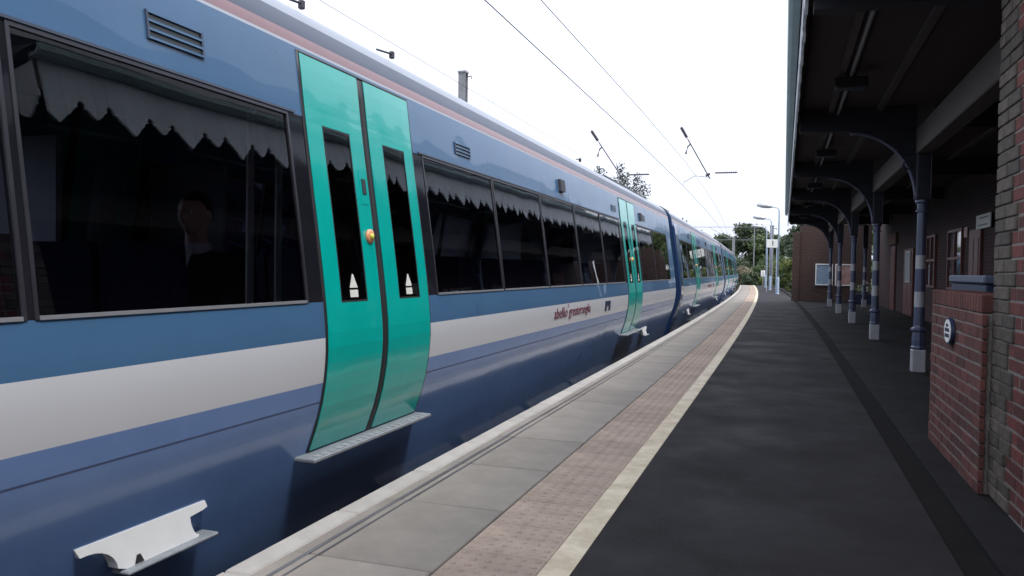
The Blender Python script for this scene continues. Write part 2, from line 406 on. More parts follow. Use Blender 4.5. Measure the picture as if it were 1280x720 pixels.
pl = MB()
strip(pl, -2.17, 9.5, -1.1, -.075, YS + [PEND], 0)
tag(pl.build('platform_base', 'concrete'), kind='structure')
a = MB(); strip(a, -.93, .76, -.07, 0.0, YS + [PEND], 0)
asph = tag(a.build('platform_surface', 'asphalt'), kind='structure')
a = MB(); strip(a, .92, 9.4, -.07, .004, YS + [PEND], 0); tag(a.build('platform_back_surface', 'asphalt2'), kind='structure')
a = MB(); strip(a, .755, .925, -.07, -.022, YS + [PEND], 0); a.build('drain_channel', 'drain', asph)
a = MB(); strip(a, -.943, -.816, 0.0, .005, YS + [PEND], 0); a.build('painted_line', 'yellow', asph)
# paving: every slab a piece of its own
pv = MB(); strip(pv, -2.175, -.935, -.07, -.012, YS + [PEND], 0)
paving = tag(pv.build('platform_paving', 'grime'), kind='structure')
def slab_mesh(name, w, ln, t, material, bev=.006, blister=False):
    b = MB(); b.box(-w / 2, w / 2, -ln / 2, ln / 2, -t, 0, 0, bev)
    if blister:
        for i in range(6):
            for j in range(6):
                cx, cy = -w / 2 + w * (i + .5) / 6, -ln / 2 + ln * (j + .5) / 6
                r0, r1, h = .019, .011, .005
                vs = [(cx + r0 * math.cos(k * math.pi / 3), cy + r0 * math.sin(k * math.pi / 3), -.0005) for k in range(6)] + [(cx + r1 * math.cos(k * math.pi / 3), cy + r1 * math.sin(k * math.pi / 3), h) for k in range(6)]
                b.add(vs, [(k, (k + 1) % 6, 6 + (k + 1) % 6, 6 + k) for k in range(6)] + [tuple(range(6, 12))])
    return b.mesh(name, material)
me_c = slab_mesh('coping_stone', .132, .892, .07, 'coping', .01)
me_s = slab_mesh('paving_slab', .680, .890, .06, 'slab')
me_t = slab_mesh('tactile_slab', .414, .412, .06, 'tactile', .005, True)
def lay(name, me, x, step, n, y0, zj=.003, rot=.002):
    for i in range(n):
        y = y0 + step * i; p = P(x, y)
        o = link(name, me, paving, (p.x, y, random.uniform(-zj, zj * .4)), -math.atan(slope(y)) * -1 * -1 if False else math.atan(-slope(y)))
        o.rotation_euler.x = random.uniform(-rot, rot); o.rotation_euler.y = random.uniform(-rot, rot)
lay('coping_stone', me_c, -2.122, .9, 92, -.4, .002, .003)
lay('paving_slab', me_s, -1.711, .9, 92, -.1)
lay('tactile_slab', me_t, -1.155, .42, 194, .2, .002)
a = MB()
for x0, x1 in ((-1.985, -1.962), (-1.925, -1.912)):
    strip(a, x0, x1, .0012, .0022, YS[1:] + [PEND], 0)
a.build('wear_line', 'stain', paving)
wl_ = MB(); strip(wl_, -2.185, -2.165, -1.1, -.075, YS + [PEND]); tag(wl_.build('platform_face', 'concrete'), kind='structure')

# ------------------------------------------------------------------ the train
HALF, L = 1.357, 19.8                       # half width at the waist, length of a car
CX = -3.695
PROF = [(-.45, -2.70), (-.25, -2.615), (0, -2.535), (.25, -2.455), (.45, -2.388), (.65, -2.350), (.85, -2.338), (1.08, -2.357), (1.42, -2.402),
        (1.72, -2.446), (2.11, -2.503), (2.46, -2.550), (2.60, -2.585), (2.72, -2.665), (2.80, -2.79), (2.845, -2.95), (2.87, -3.2), (2.885, -3.695)]
def half(z):
    """half width of the body at height z above the platform"""
    P_ = PROF
    for i in range(len(P_) - 1):
        if P_[i][0] <= z <= P_[i + 1][0]:
            break
    z0, x0 = P_[i]; z1, x1 = P_[i + 1]; h = z1 - z0; t = (z - z0) / h
    def tan(j):
        if j <= 0 or j >= len(P_) - 1: return (P_[min(j + 1, len(P_) - 1)][1] - P_[max(j - 1, 0)][1]) / max(1e-6, P_[min(j + 1, len(P_) - 1)][0] - P_[max(j - 1, 0)][0])
        return (P_[j + 1][1] - P_[j - 1][1]) / (P_[j + 1][0] - P_[j - 1][0])
    m0, m1 = tan(i) * h, tan(i + 1) * h
    x = (2 * t**3 - 3 * t * t + 1) * x0 + (t**3 - 2 * t * t + t) * m0 + (-2 * t**3 + 3 * t * t) * x1 + (t**3 - t * t) * m1
    return x - CX
WB, WT, DB, DT = 1.08, 2.09, .25, 2.46
DOORS = [(-5.22, -3.86), (3.82, 5.18)]
WINS = [(-8.75, -7.02), (-6.99, -5.36), (-3.70, -2.24), (-2.22, -.75), (-.73, .73), (.75, 2.22), (2.24, 3.66), (5.36, 7.02), (7.05, 9.15)]
ZB = [-.40, -.25, -.1, .05, .15, .25, .35, .45, .526, .536, .64, .70, .76, .82, .885, .95, 1.02, 1.08, 1.25, 1.42, 1.6, 1.78, 1.95, 2.09, 2.15, 2.22, 2.3, 2.38, 2.46, 2.475, 2.49, 2.52, 2.55, 2.61, 2.66]
def band(z):
    if .526 < z < .536: return 6
    if z < .64: return 1
    if z < .885: return 2
    if z < 1.08: return 0
    if z < 2.09: return 3
    if z < 2.475: return 0
    if z < 2.49: return 5
    if z < 2.55: return 7
    return 4
def surf(mb, sx, z0, z1, y0, y1, off, mi=0, nz=None, jig=None):
    """a patch of the body side between two heights and two stations, standing off by `off`"""
    zs = nz or [z0 + (z1 - z0) * k / 4 for k in range(5)]
    vs = []
    for k, z in enumerate(zs):
        for e, y in enumerate((y0, y1)):
            j = 0 if not jig else jig[0] * (k / (len(zs) - 1) - .5) + jig[1] * (e - .5)
            vs.append((sx * (half(z) + off + j), y, z - RAIL))
    mb.add(vs, [(2 * k, 2 * k + 1, 2 * k + 3, 2 * k + 2) for k in range(len(zs) - 1)], mi)
def solid_patch(mb, sx, z0, z1, y0, y1, o0, o1, mi=0, n=4):
    """the same with thickness"""
    zs = [z0 + (z1 - z0) * k / n for k in range(n + 1)]
    vs = []
    for z in zs:
        for o, y in ((o0, y0), (o0, y1), (o1, y1), (o1, y0)): vs.append((sx * (half(z) + o), y, z - RAIL))
    fs = [(0, 1, 2, 3), tuple(range(4 * n, 4 * n + 4))[::-1]]
    for k in range(n):
        for q in range(4): fs.append((4 * k + q, 4 * k + (q + 1) % 4, 4 * k + 4 + (q + 1) % 4, 4 * k + 4 + q))
    mb.add(vs, fs, mi)

def pane_out(o):
    b_ = bmesh.new(); b_.from_mesh(o.data)
    for fc in b_.faces:
        if fc.normal.x * fc.calc_center_median().x < 0: fc.normal_flip()
    b_.to_mesh(o.data); b_.free(); return o
car = empty('rail_car', (CX, 9.0, RAIL))
yb = sorted(set([-L / 2, L / 2] + [v for d in DOORS for v in d] + [v for w in WINS for v in w]))
body = MB()
for sx in (1, -1):
    for iy in range(len(yb) - 1):
        y0, y1 = yb[iy], yb[iy + 1]; ym = (y0 + y1) / 2
        isd = any(d0 < ym < d1 for d0, d1 in DOORS); isw = any(w0 < ym < w1 for w0, w1 in WINS)
        for iz in range(len(ZB) - 1):
            zm = (ZB[iz] + ZB[iz + 1]) / 2
            if isd and DB < zm < DT: continue
            if isw and WB < zm < WT: continue
            mi = band(zm)
            if mi == 3 and abs(ym) > 9.15: mi = 0
            o = len(body.v)
            for y in (y0, y1):
                for z in (ZB[iz], ZB[iz + 1]): body.v.append((sx * half(z), y, z - RAIL))
            body.f.append((o, o + 2, o + 3, o + 1)); body.m.append(mi)
bmat = ['blue', 'blue_low', 'cream', 'black', 'gutter_t', 'trim', 'groove', 'red']
bo = MB(); bo.v, bo.f, bo.m = body.v, body.f, body.m
me = bo.mesh('body', bmat, True)
bm = bmesh.new(); bm.from_mesh(me); bmesh.ops.remove_doubles(bm, verts=bm.verts, dist=.0005); bmesh.ops.recalc_face_normals(bm, faces=bm.faces)
for fc in bm.faces:
    if fc.normal.x * fc.calc_center_median().x < 0: fc.normal_flip()
bm.to_mesh(me); bm.free()
me.polygons.foreach_set('use_smooth', [True] * len(me.polygons))
bodyo = link('body', me, car)
rf = MB(); zr = [2.66, 2.70, 2.74, 2.78, 2.81, 2.835, 2.85, 2.865, 2.875, 2.885]
sec = [(half(z), z) for z in zr]; sec = sec[:-1] + [(.0, 2.885)] + [(-x, z) for x, z in sec[:-1][::-1]]
nv = len(sec)
for y in (-L / 2, L / 2): rf.v += [(x, y, z - RAIL) for x, z in sec]
for k in range(nv - 1): rf.f.append((k, k + 1, nv + k + 1, nv + k)); rf.m.append(0)
roofo = rf.build('roof', 'roof_t', car, True)
full = [(half(z), z) for z in ZB] + sec[1:-1] + [(-half(z), z) for z in ZB[::-1]]
for y in (-L / 2, L / 2):
    e = MB(); e.add([(x, y, z - RAIL) for x, z in full], [tuple(range(len(full)))]); e.build('end_wall', 'blue_end', car)
for sx in (1, -1):
    e = MB(); solid_patch(e, sx, -.38, 2.46, -L / 2 - .004, -L / 2 + .85, -.01, .006, 0, 24); e.build('end_panel', 'blue_end', car, True)
e = MB(); e.box(-.95, .95, L / 2 + .01, L / 2 + .69, .2, 3.35, 0)
for k in range(6): e.box(-1.02, 1.02, L / 2 + .03 + k * .11, L / 2 + .08 + k * .11, .15, 3.42, 0)
e.build('gangway', 'bellows', car)
# windows
for sx in (1, -1):
    for w0, w1 in WINS:
        f = MB()
        t = .016
        solid_patch(f, sx, WB, WT, w0, w0 + t, -.02, .004, 0); solid_patch(f, sx, WB, WT, w1 - t, w1, -.02, .004, 0)
        solid_patch(f, sx, WT - t, WT, w0 + t, w1 - t, -.02, .004, 0, 1)
        solid_patch(f, sx, WB, WB + .014, w0 + t, w1 - t, -.02, .006, 1, 1)
        fo = f.build('window', ['frame', 'trim'], car)
        p = MB(); jig = (random.uniform(-.005, .005), random.uniform(-.004, .004))
        surf(p, sx, WB + .01, WT - .01, w0 + .01, w1 - .01, -.004, 0, jig=jig)
        pane_out(p.build('pane', 'glass', fo, True))
# a thin pale lip over and under the window band
tl = MB()
for sx in (1, -1):
    for s0, s1 in ((-8.78, -5.30), (-3.76, 3.72), (5.26, 9.17)):
        solid_patch(tl, sx, WT + .004, WT + .016, s0, s1, -.005, .009, 0, 1)
tl.build('window_lip', 'gutter_t', car)
# doors: two leaves each, with window, button and stickers
for sx in (1, -1):
    for d0, d1 in DOORS:
        mid = (d0 + d1) / 2
        gk = MB()
        solid_patch(gk, sx, DB, DT, mid - .042, mid + .042, -.02, .006, 0, 16)
        for ya, yb_ in ((d0, d0 + .018), (d1 - .018, d1)): solid_patch(gk, sx, DB, DT, ya, yb_, -.02, .007, 0, 16)
        solid_patch(gk, sx, DT - .016, DT, d0 + .018, d1 - .018, -.02, .007, 0, 1)
        gk.build('door_seal', 'rubber', car, True)
        for li, (l0, l1, g0, g1) in enumerate(((d0 + .018, mid - .042, mid - .505, mid - .20), (mid + .042, d1 - .018, mid + .215, mid + .53))):
            lf = MB(); z0, z1 = DB + .005, DT - .016; gz0, gz1 = 1.07, 2.07
            solid_patch(lf, sx, z0, gz0, l0, l1, -.02, .010, 0, 10); solid_patch(lf, sx, gz1, z1, l0, l1, -.02, .010, 0, 5)
            solid_patch(lf, sx, gz0, gz1, l0, g0, -.02, .010, 0, 8); solid_patch(lf, sx, gz0, gz1, g1, l1, -.02, .010, 0, 8)
            lo = lf.build('door', 'turq', car)
            pn = MB(); surf(pn, sx, gz0, gz1, g0, g1, .006, 0); pane_out(pn.build('pane', 'glass_door', lo, True))
            bk = MB(); surf(bk, sx, gz0 - .002, gz1 + .002, g0 - .002, g0 + .012, .0085); surf(bk, sx, gz0 - .002, gz1 + .002, g1 - .012, g1 + .002, .0085)
            surf(bk, sx, gz0 - .002, gz0 + .012, g0 + .012, g1 - .012, .0085); surf(bk, sx, gz1 - .012, gz1 + .002, g0 + .012, g1 - .012, .0085)
            bk.build('pane_edge', 'rubber', lo)
            # sailing-boat sticker: a pale triangle over a pale square
            gm = (g0 + g1) / 2; st = MB()
            def pt(y, z, o=.0085): return (sx * (half(z) + o), y, z - RAIL)
            st.add([pt(gm - .046, 1.152), pt(gm + .046, 1.152), pt(gm + .006, 1.232), pt(gm - .006, 1.232)], [(0, 1, 2, 3)])
            st.add([pt(gm - .046, 1.097), pt(gm + .046, 1.097), pt(gm + .046, 1.14), pt(gm - .046, 1.14)], [(0, 1, 2, 3)])
            st.build('sticker', 'sticker', lo)
            if li == 0:
                yy = mid - .105
                bt = MB(); x = half(1.46)
                bt.lathe([(.0, .0), (.044, .0), (.044, .014), (.030, .020), (.0, .020)], 20, 0, (sx * (x + .009), yy, 1.46 - RAIL), 'x')
                bt.lathe([(.0, .018), (.021, .018), (.018, .028), (.0, .030)], 16, 1, (sx * (x + .009), yy, 1.46 - RAIL), 'x')
                if sx < 0:
                    bt.v = [(2 * -(x + .009) - v[0], v[1], v[2]) for v in bt.v]
                bt.build('door_button', ['orange', 'lime'], lo, True)
                pb = MB(); solid_patch(pb, sx, 1.655, 1.865, yy - .042, yy + .042, .009, .013, 0, 1); solid_patch(pb, sx, 1.72, 1.81, yy - .022, yy + .022, .013, .018, 1, 1)
                pb.build('door_indicator', ['turq', 'darkplate'], lo)
        sp = MB(); sp.box(sx * 1.22 if sx > 0 else -1.362, 1.362 if sx > 0 else -1.22, d0 - .10, d1 + .03, .219 - RAIL, .243 - RAIL, 0, .006)
        k = d0 - .05
        while k < d1 - .02:
            sp.box(sx * 1.330 - .022, sx * 1.330 + .022, k, k + .05, .2425 - RAIL, .246 - RAIL, 1); k += .075
        sp.build('door_step', ['step', 'tread'], car)
# grilles in the upper panel
def grille(y0, y1, z0, z1, n):
    gl = MB(); solid_patch(gl, 1, z0, z1, y0, y1, -.01, .003, 0, 1)
    h = (z1 - z0) / n
    for k in range(n + 1):
        zz = z0 + k * h; solid_patch(gl, 1, max(z0 - .006, zz - .004), min(zz + .006, z1 + .006), y0 - .006, y1 + .006, .003, .010, 1, 1)
    for ya in (y0 - .012, y1): solid_patch(gl, 1, z0 - .006, z1 + .006, ya, ya + .012, .0, .009, 2, 1)
    gl.build('vent_grille', ['darkplate', 'blue', 'gutter_t'], car)
grille(-6.32, -6.0, 2.215, 2.325, 3); grille(6.0, 6.32, 2.215, 2.325, 3)
grille(-3.03, -2.72, 2.20, 2.285, 3); grille(3.2, 3.5, 2.20, 2.285, 3)
hb = MB(); solid_patch(hb, 1, 2.2, 2.34, .12, .32, .0, .035, 0, 2); hb.build('camera_housing', 'roofbox', car)
hb = MB(); solid_patch(hb, 1, 2.2, 2.34, 5.75, 5.92, .0, .03, 0, 2); hb.build('camera_housing', 'roofbox', car)
# roof fittings
for y in (-4.75, -3.55, 2.4):
    q = MB(); q.tube([(.86, y - .22, 2.858 - RAIL), (.86, y + .02, 2.885 - RAIL)], .008, 6); q.box(.842, .878, y, y + .035, 2.85 - RAIL, 2.905 - RAIL, 0, .006); q.build('roof_bracket', 'roofbox', car)
q = MB()
for y0, y1 in ((4.2, 6.6), (7.0, 9.0), (-9.0, -7.2), (-6.0, -4.9)):
    pass
for y0, y1 in ((4.6, 6.6), (7.0, 9.0), (-9.0, -7.4)):
    q = MB(); q.box(-.8, .78, y0, y1, 2.82 - RAIL, 2.915 - RAIL, 0, .02)
    k = y0 + .1
    while k < y1 - .1: q.box(-.76, .74, k, k + .05, 2.912 - RAIL, 2.93 - RAIL, 0); k += .16
    q.build('roof_unit', 'roofbox', car)
# lettering on the cream band
y_ctr = .0
def side_text(txt, size, material, y, z, width):
    me = text_mesh(txt, size, material)
    xs = [v.co.x for v in me.vertices]; sxl = width / (max(xs) - min(xs))
    o = link('lettering', me, car)
    tilt = math.atan2(half(z + .1) - half(z), .1)
    o.matrix_parent_inverse = Matrix.Identity(4)
    rot = Matrix(((0, 0, 1), (1, 0, 0), (0, 1, 0))).to_4x4()
    o.matrix_local = Matrix.Translation((half(z) + .006, y, z - RAIL)) @ Matrix.Rotation(tilt, 4, 'Y') @ rot @ Matrix.Diagonal((sxl, 1, 1, 1))
    return o
side_text('abellio', .17, 'maroon', -.62, .735, .56); side_text('*', .10, 'maroon', -.05, .81, .05); side_text('greateranglia', .17, 'maroon', .02, .735, 1.1)
lg = MB()
solid_patch(lg, 1, .70, .84, 2.03, 2.15, .002, .006, 0, 2); solid_patch(lg, 1, .70, .84, 2.27, 2.39, .002, .006, 0, 2); solid_patch(lg, 1, .775, .84, 2.15, 2.27, .002, .006, 0, 1)
lg.build('pictogram', 'navy', car)
# white cover beside the bogie, curved away at both ends, with a ledge below
def cover(y0, y1, name='equipment_cover'):
    w = y1 - y0; poly = [(y0, .205), (y0 + .02, .168)]
    for k in range(7):
        q = math.pi / 2 * k / 6; poly.append((y0 + .055 + .13 * math.sin(q) * w / .7, .168 - .095 * (1 - math.cos(q))))
    poly += [(y0 + .225 * w / .7, .058), (y1 - .08, .058)]
    for k in range(7):
        q = math.pi / 2 * k / 6; poly.append((y1 - .07 - .045 * math.sin(q), .066 + .085 * (1 - math.cos(q)) if k < 6 else .155))
    poly += [(y1 - .03, .163), (y1, .17), (y1 - .01, .2)]
    c = MB(); n = len(poly)
    def xx(z): return half(.2) + .006 + (.205 - z) * .16        # the plate flares out towards its foot
    vs = [(xx(z), y, z - RAIL) for y, z in poly] + [(xx(z) - .05, y, z - RAIL) for y, z in poly]
    c.add(vs, [tuple(range(n)), tuple(range(n, 2 * n))[::-1]] + [(i, (i + 1) % n, n + (i + 1) % n, n + i) for i in range(n)])
    c.box(xx(.05) - .06, xx(.05) + .035, y0 + .205, y1 + .015, .040 - RAIL, .0575 - RAIL, 1, .006)
    c.add([(xx(.06) + .002, y0 + .27, .062 - RAIL), (xx(.06) + .002, y0 + .32, .062 - RAIL), (xx(.1) + .002, y0 + .305, .095 - RAIL), (xx(.1) + .002, y0 + .285, .095 - RAIL)], [(0, 1, 2, 3)], 2)
    c.build(name, ['white_panel', 'step', 'rubber'], car)
cover(-6.73, -6.01); cover(5.85, 6.5)
# underframe and bogies
u = MB(); u.box(-1.1, 1.1, -4.2, 4.2, .28, .6, 0, .03)
for y0, y1 in ((-3.9, -2.6), (-2.3, -.6), (-.3, 1.4), (1.7, 3.8)): u.box(-1.2, 1.2, y0, y1, .2, .62, 0, .04)
u.build('underframe', 'under', car)
for yc in (-6.4, 6.4):
    bg_ = MB()
    for s in (-1, 1):
        bg_.box(s * 1.02 - .07, s * 1.02 + .07, yc - 1.6, yc + 1.6, .42, .62, 0, .03)
        for yy in (yc - 1.15, yc + 1.15): bg_.box(s * 1.02 - .09, s * 1.02 + .09, yy - .18, yy + .18, .3, .58, 0, .03)
    bg_.box(-.95, .95, yc - .3, yc + .3, .4, .62, 0, .02)
    bgo = bg_.build('bogie', 'under', car)
    for yy in (yc - 1.15, yc + 1.15):
        wl2 = MB()
        for s in (-1, 1):
            pr = [(.0, -.065), (.42, -.065), (.42, .045), (.45, .045), (.45, .072), (.0, .072)]
            wl2.lathe([(r, -z * s) for r, z in pr], 28, 0, (s * .755, yy, .42), 'x')
        wl2.tube([(-.7, yy, .42), (.7, yy, .42)], .08, 10, 0)
        wl2.build('wheelset', 'steel', bgo)
# interior
it = MB(); it.box(-1.2, 1.2, -9.2, 9.2, 1.10, 1.145, 0); it.build('floor', 'intfloor', car)
it = MB(); it.box(-1.1, 1.1, -9.2, 9.2, 3.30, 3.34, 0); it.build('ceiling', 'lining', car)
it = MB()
for yy in (-5.3, -3.78, 3.74, 5.26): 
    for s in ((-1,) if yy < -5 else (-1, 1)): it.box(min(s * .45, s * 1.16), max(s * .45, s * 1.16), yy - .02, yy + .02, 1.15, 2.95, 0)
it.build('vestibule_screen', 'lining', car)
st = MB(); st.box(-.45, .45, -.22, .22, .38, .47, 0, .03); st.prism([(-.26, .45), (-.16, .45), (-.24, 1.14), (-.32, 1.14)], -.44, -.02, 'yz', 0); st.prism([(-.26, .45), (-.16, .45), (-.24, 1.14), (-.32, 1.14)], .02, .44, 'yz', 0); st.box(-.4, .4, -.1, .1, 0, .38, 0)
sme = st.mesh('seat', 'seat')
yy = -8.3
while yy < 8.6:
    if not any(d0 - .4 < yy < d1 + .4 for d0, d1 in DOORS):
        for s in (-1, 1): link('seat', sme, car, (s * .72, yy, 1.145))
    yy += .82
for xx_, yy in ((.93, -5.31), (.86, -4.95), (.73, -3.9), (.73, 3.9), (.73, 5.1)):
    p = MB(); p.tube([(xx_, yy, 1.145), (xx_, yy, 3.3)], .022, 8); p.build('grab_pole', 'pole', car)

tag(car, 'nearest blue and cream rail car with turquoise doors, red lettering and a seated passenger', 'rail car', 'cars of the train at the platform')
index_kids()
def place_car(o, ya):
    ym, yb_ = ya + L / 2, ya + L
    a_, b_ = P(CX, ya), P(CX, yb_); d = b_ - a_
    o.location = ((a_.x + b_.x) / 2, ym, RAIL); o.rotation_euler.z = -math.atan2(d.x, d.y)
CARS = [-.9, 19.6, 40.1, 60.6]
labels = [None, 'second rail car, coupled behind the lettered first car, blue end panel beside the bellows', 'third rail car along the curve, coupled behind the second car', 'last rail car of the train, farthest round the curve by the trees']
for i, ya in enumerate(CARS):
    o = car if i == 0 else copy_tree(car)
    if i: o['label'] = labels[i]
    place_car(o, ya)

# ------------------------------------------------------------------ the passenger behind the first window
def passenger(loc, rz):
    root = empty('person', loc, rz)
    def skin(name, pts, edges, rad, material, parent, sub=2):
        me = bpy.data.meshes.new(name); me.from_pydata(pts, edges, []); o = link(name, me, parent)
        o.modifiers.new('skin', 'SKIN'); sv_ = me.skin_vertices[0].data
        for k, r_ in enumerate(rad): sv_[k].radius = r_ if isinstance(r_, tuple) else (r_, r_)
        sv_[0].use_root = True
        ss = o.modifiers.new('sub', 'SUBSURF'); ss.levels = ss.render_levels = sub
        me.materials.append(M[material])
        dg = bpy.context.evaluated_depsgraph_get(); m2 = bpy.data.meshes.new_from_object(o.evaluated_get(dg))
        o.modifiers.clear(); o.data = m2; m2.polygons.foreach_set('use_smooth', [True] * len(m2.polygons)); return o
    # x right, y forward, z up; origin at the seat
    pts = [(0, 0, .10), (0, .0, .28), (0, -.02, .44), (0, -.03, .55), (0, -.02, .63),
           (-.17, -.03, .53), (-.24, .02, .38), (-.25, .1, .22), (-.17, .30, .2), (.17, -.03, .53), (.24, .02, .38), (.25, .1, .22), (.17, .30, .2),
           (-.1, .06, .10), (-.11, .46, .10), (-.11, .48, -.28), (.1, .06, .10), (.11, .46, .10), (.11, .48, -.28)]
    ed = [(0, 1), (1, 2), (2, 3), (3, 4), (3, 5), (5, 6), (6, 7), (7, 8), (3, 9), (9, 10), (10, 11), (11, 12), (0, 13), (13, 14), (14, 15), (0, 16), (16, 17), (17, 18)]
    rad = [(.17, .13), (.16, .12), (.18, .12), (.13, .09), (.065, .065), .075, .058, .05, .04, .075, .058, .05, .04, .095, .075, .055, .095, .075, .055]
    skin('body', pts, ed, rad, 'suit', root)
    # head: sphere grid shaped into skull, jaw, nose, brow
    hd = MB(); nu, nvv = 28, 22; vs = []
    for j in range(nvv + 1):
        th = math.pi * j / nvv
        for i in range(nu):
            ph = 2 * math.pi * i / nu; x, y, z = math.sin(th) * math.sin(ph), math.sin(th) * math.cos(ph), math.cos(th)
            sx_, sy_, sz_ = .074, .094, .118
            if z < -.1: k = (-.1 - z); sx_ *= 1 - .35 * k; sy_ *= 1 - .12 * k
            X, Y, Z = x * sx_, y * sy_, z * sz_
            if y > .6:
                Y += .026 * math.exp(-((X / .014) ** 2 + ((Z + .020) / .022) ** 2)) + .010 * math.exp(-((X / .010) ** 2 + ((Z - .005) / .03) ** 2))
                Y -= .010 * sum(math.exp(-(((X - s_ * .031) / .016) ** 2 + ((Z - .012) / .012) ** 2)) for s_ in (-1, 1))
                Y += .006 * math.exp(-((X / .05) ** 2 + ((Z - .034) / .012) ** 2)) + .007 * math.exp(-((X / .024) ** 2 + ((Z + .062) / .008) ** 2)) + .008 * math.exp(-((X / .02) ** 2 + ((Z + .1) / .015) ** 2))
            vs.append((X, Y, Z + .80))
    fs = [(j * nu + i, j * nu + (i + 1) % nu, (j + 1) * nu + (i + 1) % nu, (j + 1) * nu + i) for j in range(nvv) for i in range(nu)]
    hd.add(vs, fs); hd.tube([(0, -.02, .58), (0, -.005, .74)], [.058, .052], 12)
    for s_ in (-1, 1): hd.lathe([(.0, -.006), (.022, -.004), (.03, .0), (.024, .006), (.0, .004)], 10, 0, (s_ * .076, -.008, .797), 'x')
    ho = hd.build('head', 'skin', root, True)
    hv = MB(); vs = []
    for j in range(13):
        th = math.pi * .56 * j / 12
        for i in range(24):
            ph = 2 * math.pi * i / 24; x, y, z = math.sin(th) * math.sin(ph), math.sin(th) * math.cos(ph), math.cos(th)
            lim = .62 if y > .25 else 1
            if y > .25 and j > 7: th2 = math.pi * .56 * 7 / 12; x, y, z = math.sin(th2) * math.sin(ph) * .97, math.sin(th2) * math.cos(ph) * .97, math.cos(th2)
            w_ = 1 + .02 * math.sin(ph * 7 + j)
            vs.append((x * .081 * w_, y * .1 * w_ - .006, z * .128 + .80))
    hv.add(vs, [(j * 24 + i, j * 24 + (i + 1) % 24, (j + 1) * 24 + (i + 1) % 24, (j + 1) * 24 + i) for j in range(12) for i in range(24)])
    hv.build('hair', 'hair', root, True)
    for s_ in (-1, 1):
        ey = MB(); ey.lathe([(.0, -.008), (.0085, -.004), (.0095, 0), (.0085, .004), (.0, .008)], 10, 0, (s_ * .031, .079, .812), 'y'); ey.build('eye', 'white', ho, True)
        ir = MB(); ir.lathe([(.0, .0), (.0045, .0), (.0, .002)], 10, 0, (s_ * .031, .0868, .812), 'y'); ir.build('iris', 'hair', ho)
    mo = MB(); mo.box(-.02, .02, .083, .0945, .734, .740, 0, .002); mo.build('mouth', 'pink', ho)
    co_ = MB(); co_.lathe([(.068, .60), (.060, .655), (.066, .655), (.078, .605)], 20, 0, (0, -.015, 0)); co_.add([(-.045, .075, .62), (.045, .075, .62), (0, .115, .44)], [(0, 1, 2)]); co_.build('shirt_collar', 'shirt', root)
    ti = MB(); ti.prism([(-.014, .60), (.014, .60), (.030, .36), (0, .32), (-.030, .36)], .118, .126, 'xz'); ti.build('tie', 'tie', root)
    for s_ in (-1, 1):
        h0 = Vector((s_ * .17, .30, .2)); pts = [tuple(h0), tuple(h0 + Vector((-s_ * .02, .05, -.005))), tuple(h0 + Vector((-s_ * .03, .09, -.01)))]; ed = [(0, 1), (1, 2)]; rad = [.028, (.034, .02), (.036, .016)]
        for k in range(4):
            b0 = h0 + Vector((-s_ * .03 + (k - 1.5) * .02, .10, -.01)); n0 = len(pts); ln = (.065, .078, .074, .058)[k]
            pts += [tuple(b0), tuple(b0 + Vector((0, ln * .5, -.004))), tuple(b0 + Vector((0, ln * .85, -.025)))]; ed += [(2, n0), (n0, n0 + 1), (n0 + 1, n0 + 2)]; rad += [.0095, .0088, .0075]
        n0 = len(pts); pts += [tuple(h0 + Vector((-s_ * .06, .07, .0))), tuple(h0 + Vector((-s_ * .075, .11, -.01)))]; ed += [(1, n0), (n0, n0 + 1)]; rad += [.011, .009]
        skin('hand', pts, ed, rad, 'skin', root, 1)
    return root
pz = .68
person = passenger((-2.86, 3.36, 1.527 - .80), R(183))
tag(person, 'passenger in dark suit and white collar seated behind the wide train window', 'person')

# ------------------------------------------------------------------ station canopy
CY0, CY1 = 4.7, 35.2
can = empty('station_canopy', (1.0, CY0, 0))
def rel(mb): mb.v = [(v[0] - 1.0, v[1] - CY0, v[2]) for v in mb.v]; return mb
k = rel(MB().box(.13, 3.75, CY0 + .03, CY1 - .03, 3.50, 3.56)); k.build('ceiling', 'ceil', can)
# ceiling battens running along the canopy
for x in (.55, 1.15, 2.3, 2.9):
    rel(MB().box(x - .035, x + .035, CY0 + .03, CY1 - .03, 3.445, 3.498)).build('purlin', 'beam', can)
rel(MB().box(1.60, 1.80, CY0 + .6, CY1 - .1, 2.87, 3.20, 0, .012)).build('main_beam', 'beam', can)
COLY = [11.7 + 5.4 * i for i in range(5)]
for y in [6.3] + COLY:
    rel(MB().box(.16, 1.597, y - .07, y + .07, 3.19, 3.495)).build('cross_beam', 'bracket', can)
    rel(MB().box(1.803, 3.72, y - .07, y + .07, 3.19, 3.495)).build('cross_beam', 'bracket', can)
rm = MB(); rm.add([(.02, CY0 - .06, 3.74), (.02, CY1 + .06, 3.74), (3.74, CY1 + .06, 4.85), (3.74, CY0 - .06, 4.85)], [(0, 1, 2, 3)])
rm.add([(.02, CY1 + .06, 3.74), (3.74, CY1 + .06, 3.74), (3.74, CY1 + .06, 4.85)], [(0, 1, 2)]); rm.add([(.02, CY0 - .06, 3.74), (3.74, CY0 - .06, 3.74), (3.74, CY0 - .06, 4.85)], [(0, 1, 2)])
rel(rm).build('roof', 'slate', can)
gt = MB(); prof = [(.085, 3.66), (.02, 3.66), (-.015, 3.685), (-.025, 3.73), (-.005, 3.735), (.005, 3.70), (.03, 3.68), (.085, 3.68)]
gt.prism(prof, CY0 - .06, CY1 + .06, 'xz'); rel(gt).build('gutter', 'gutter', can)
fa = MB(); fa.box(.122, .16, CY0, CY1, 3.44, 3.74); rel(fa).build('fascia', 'beam', can)
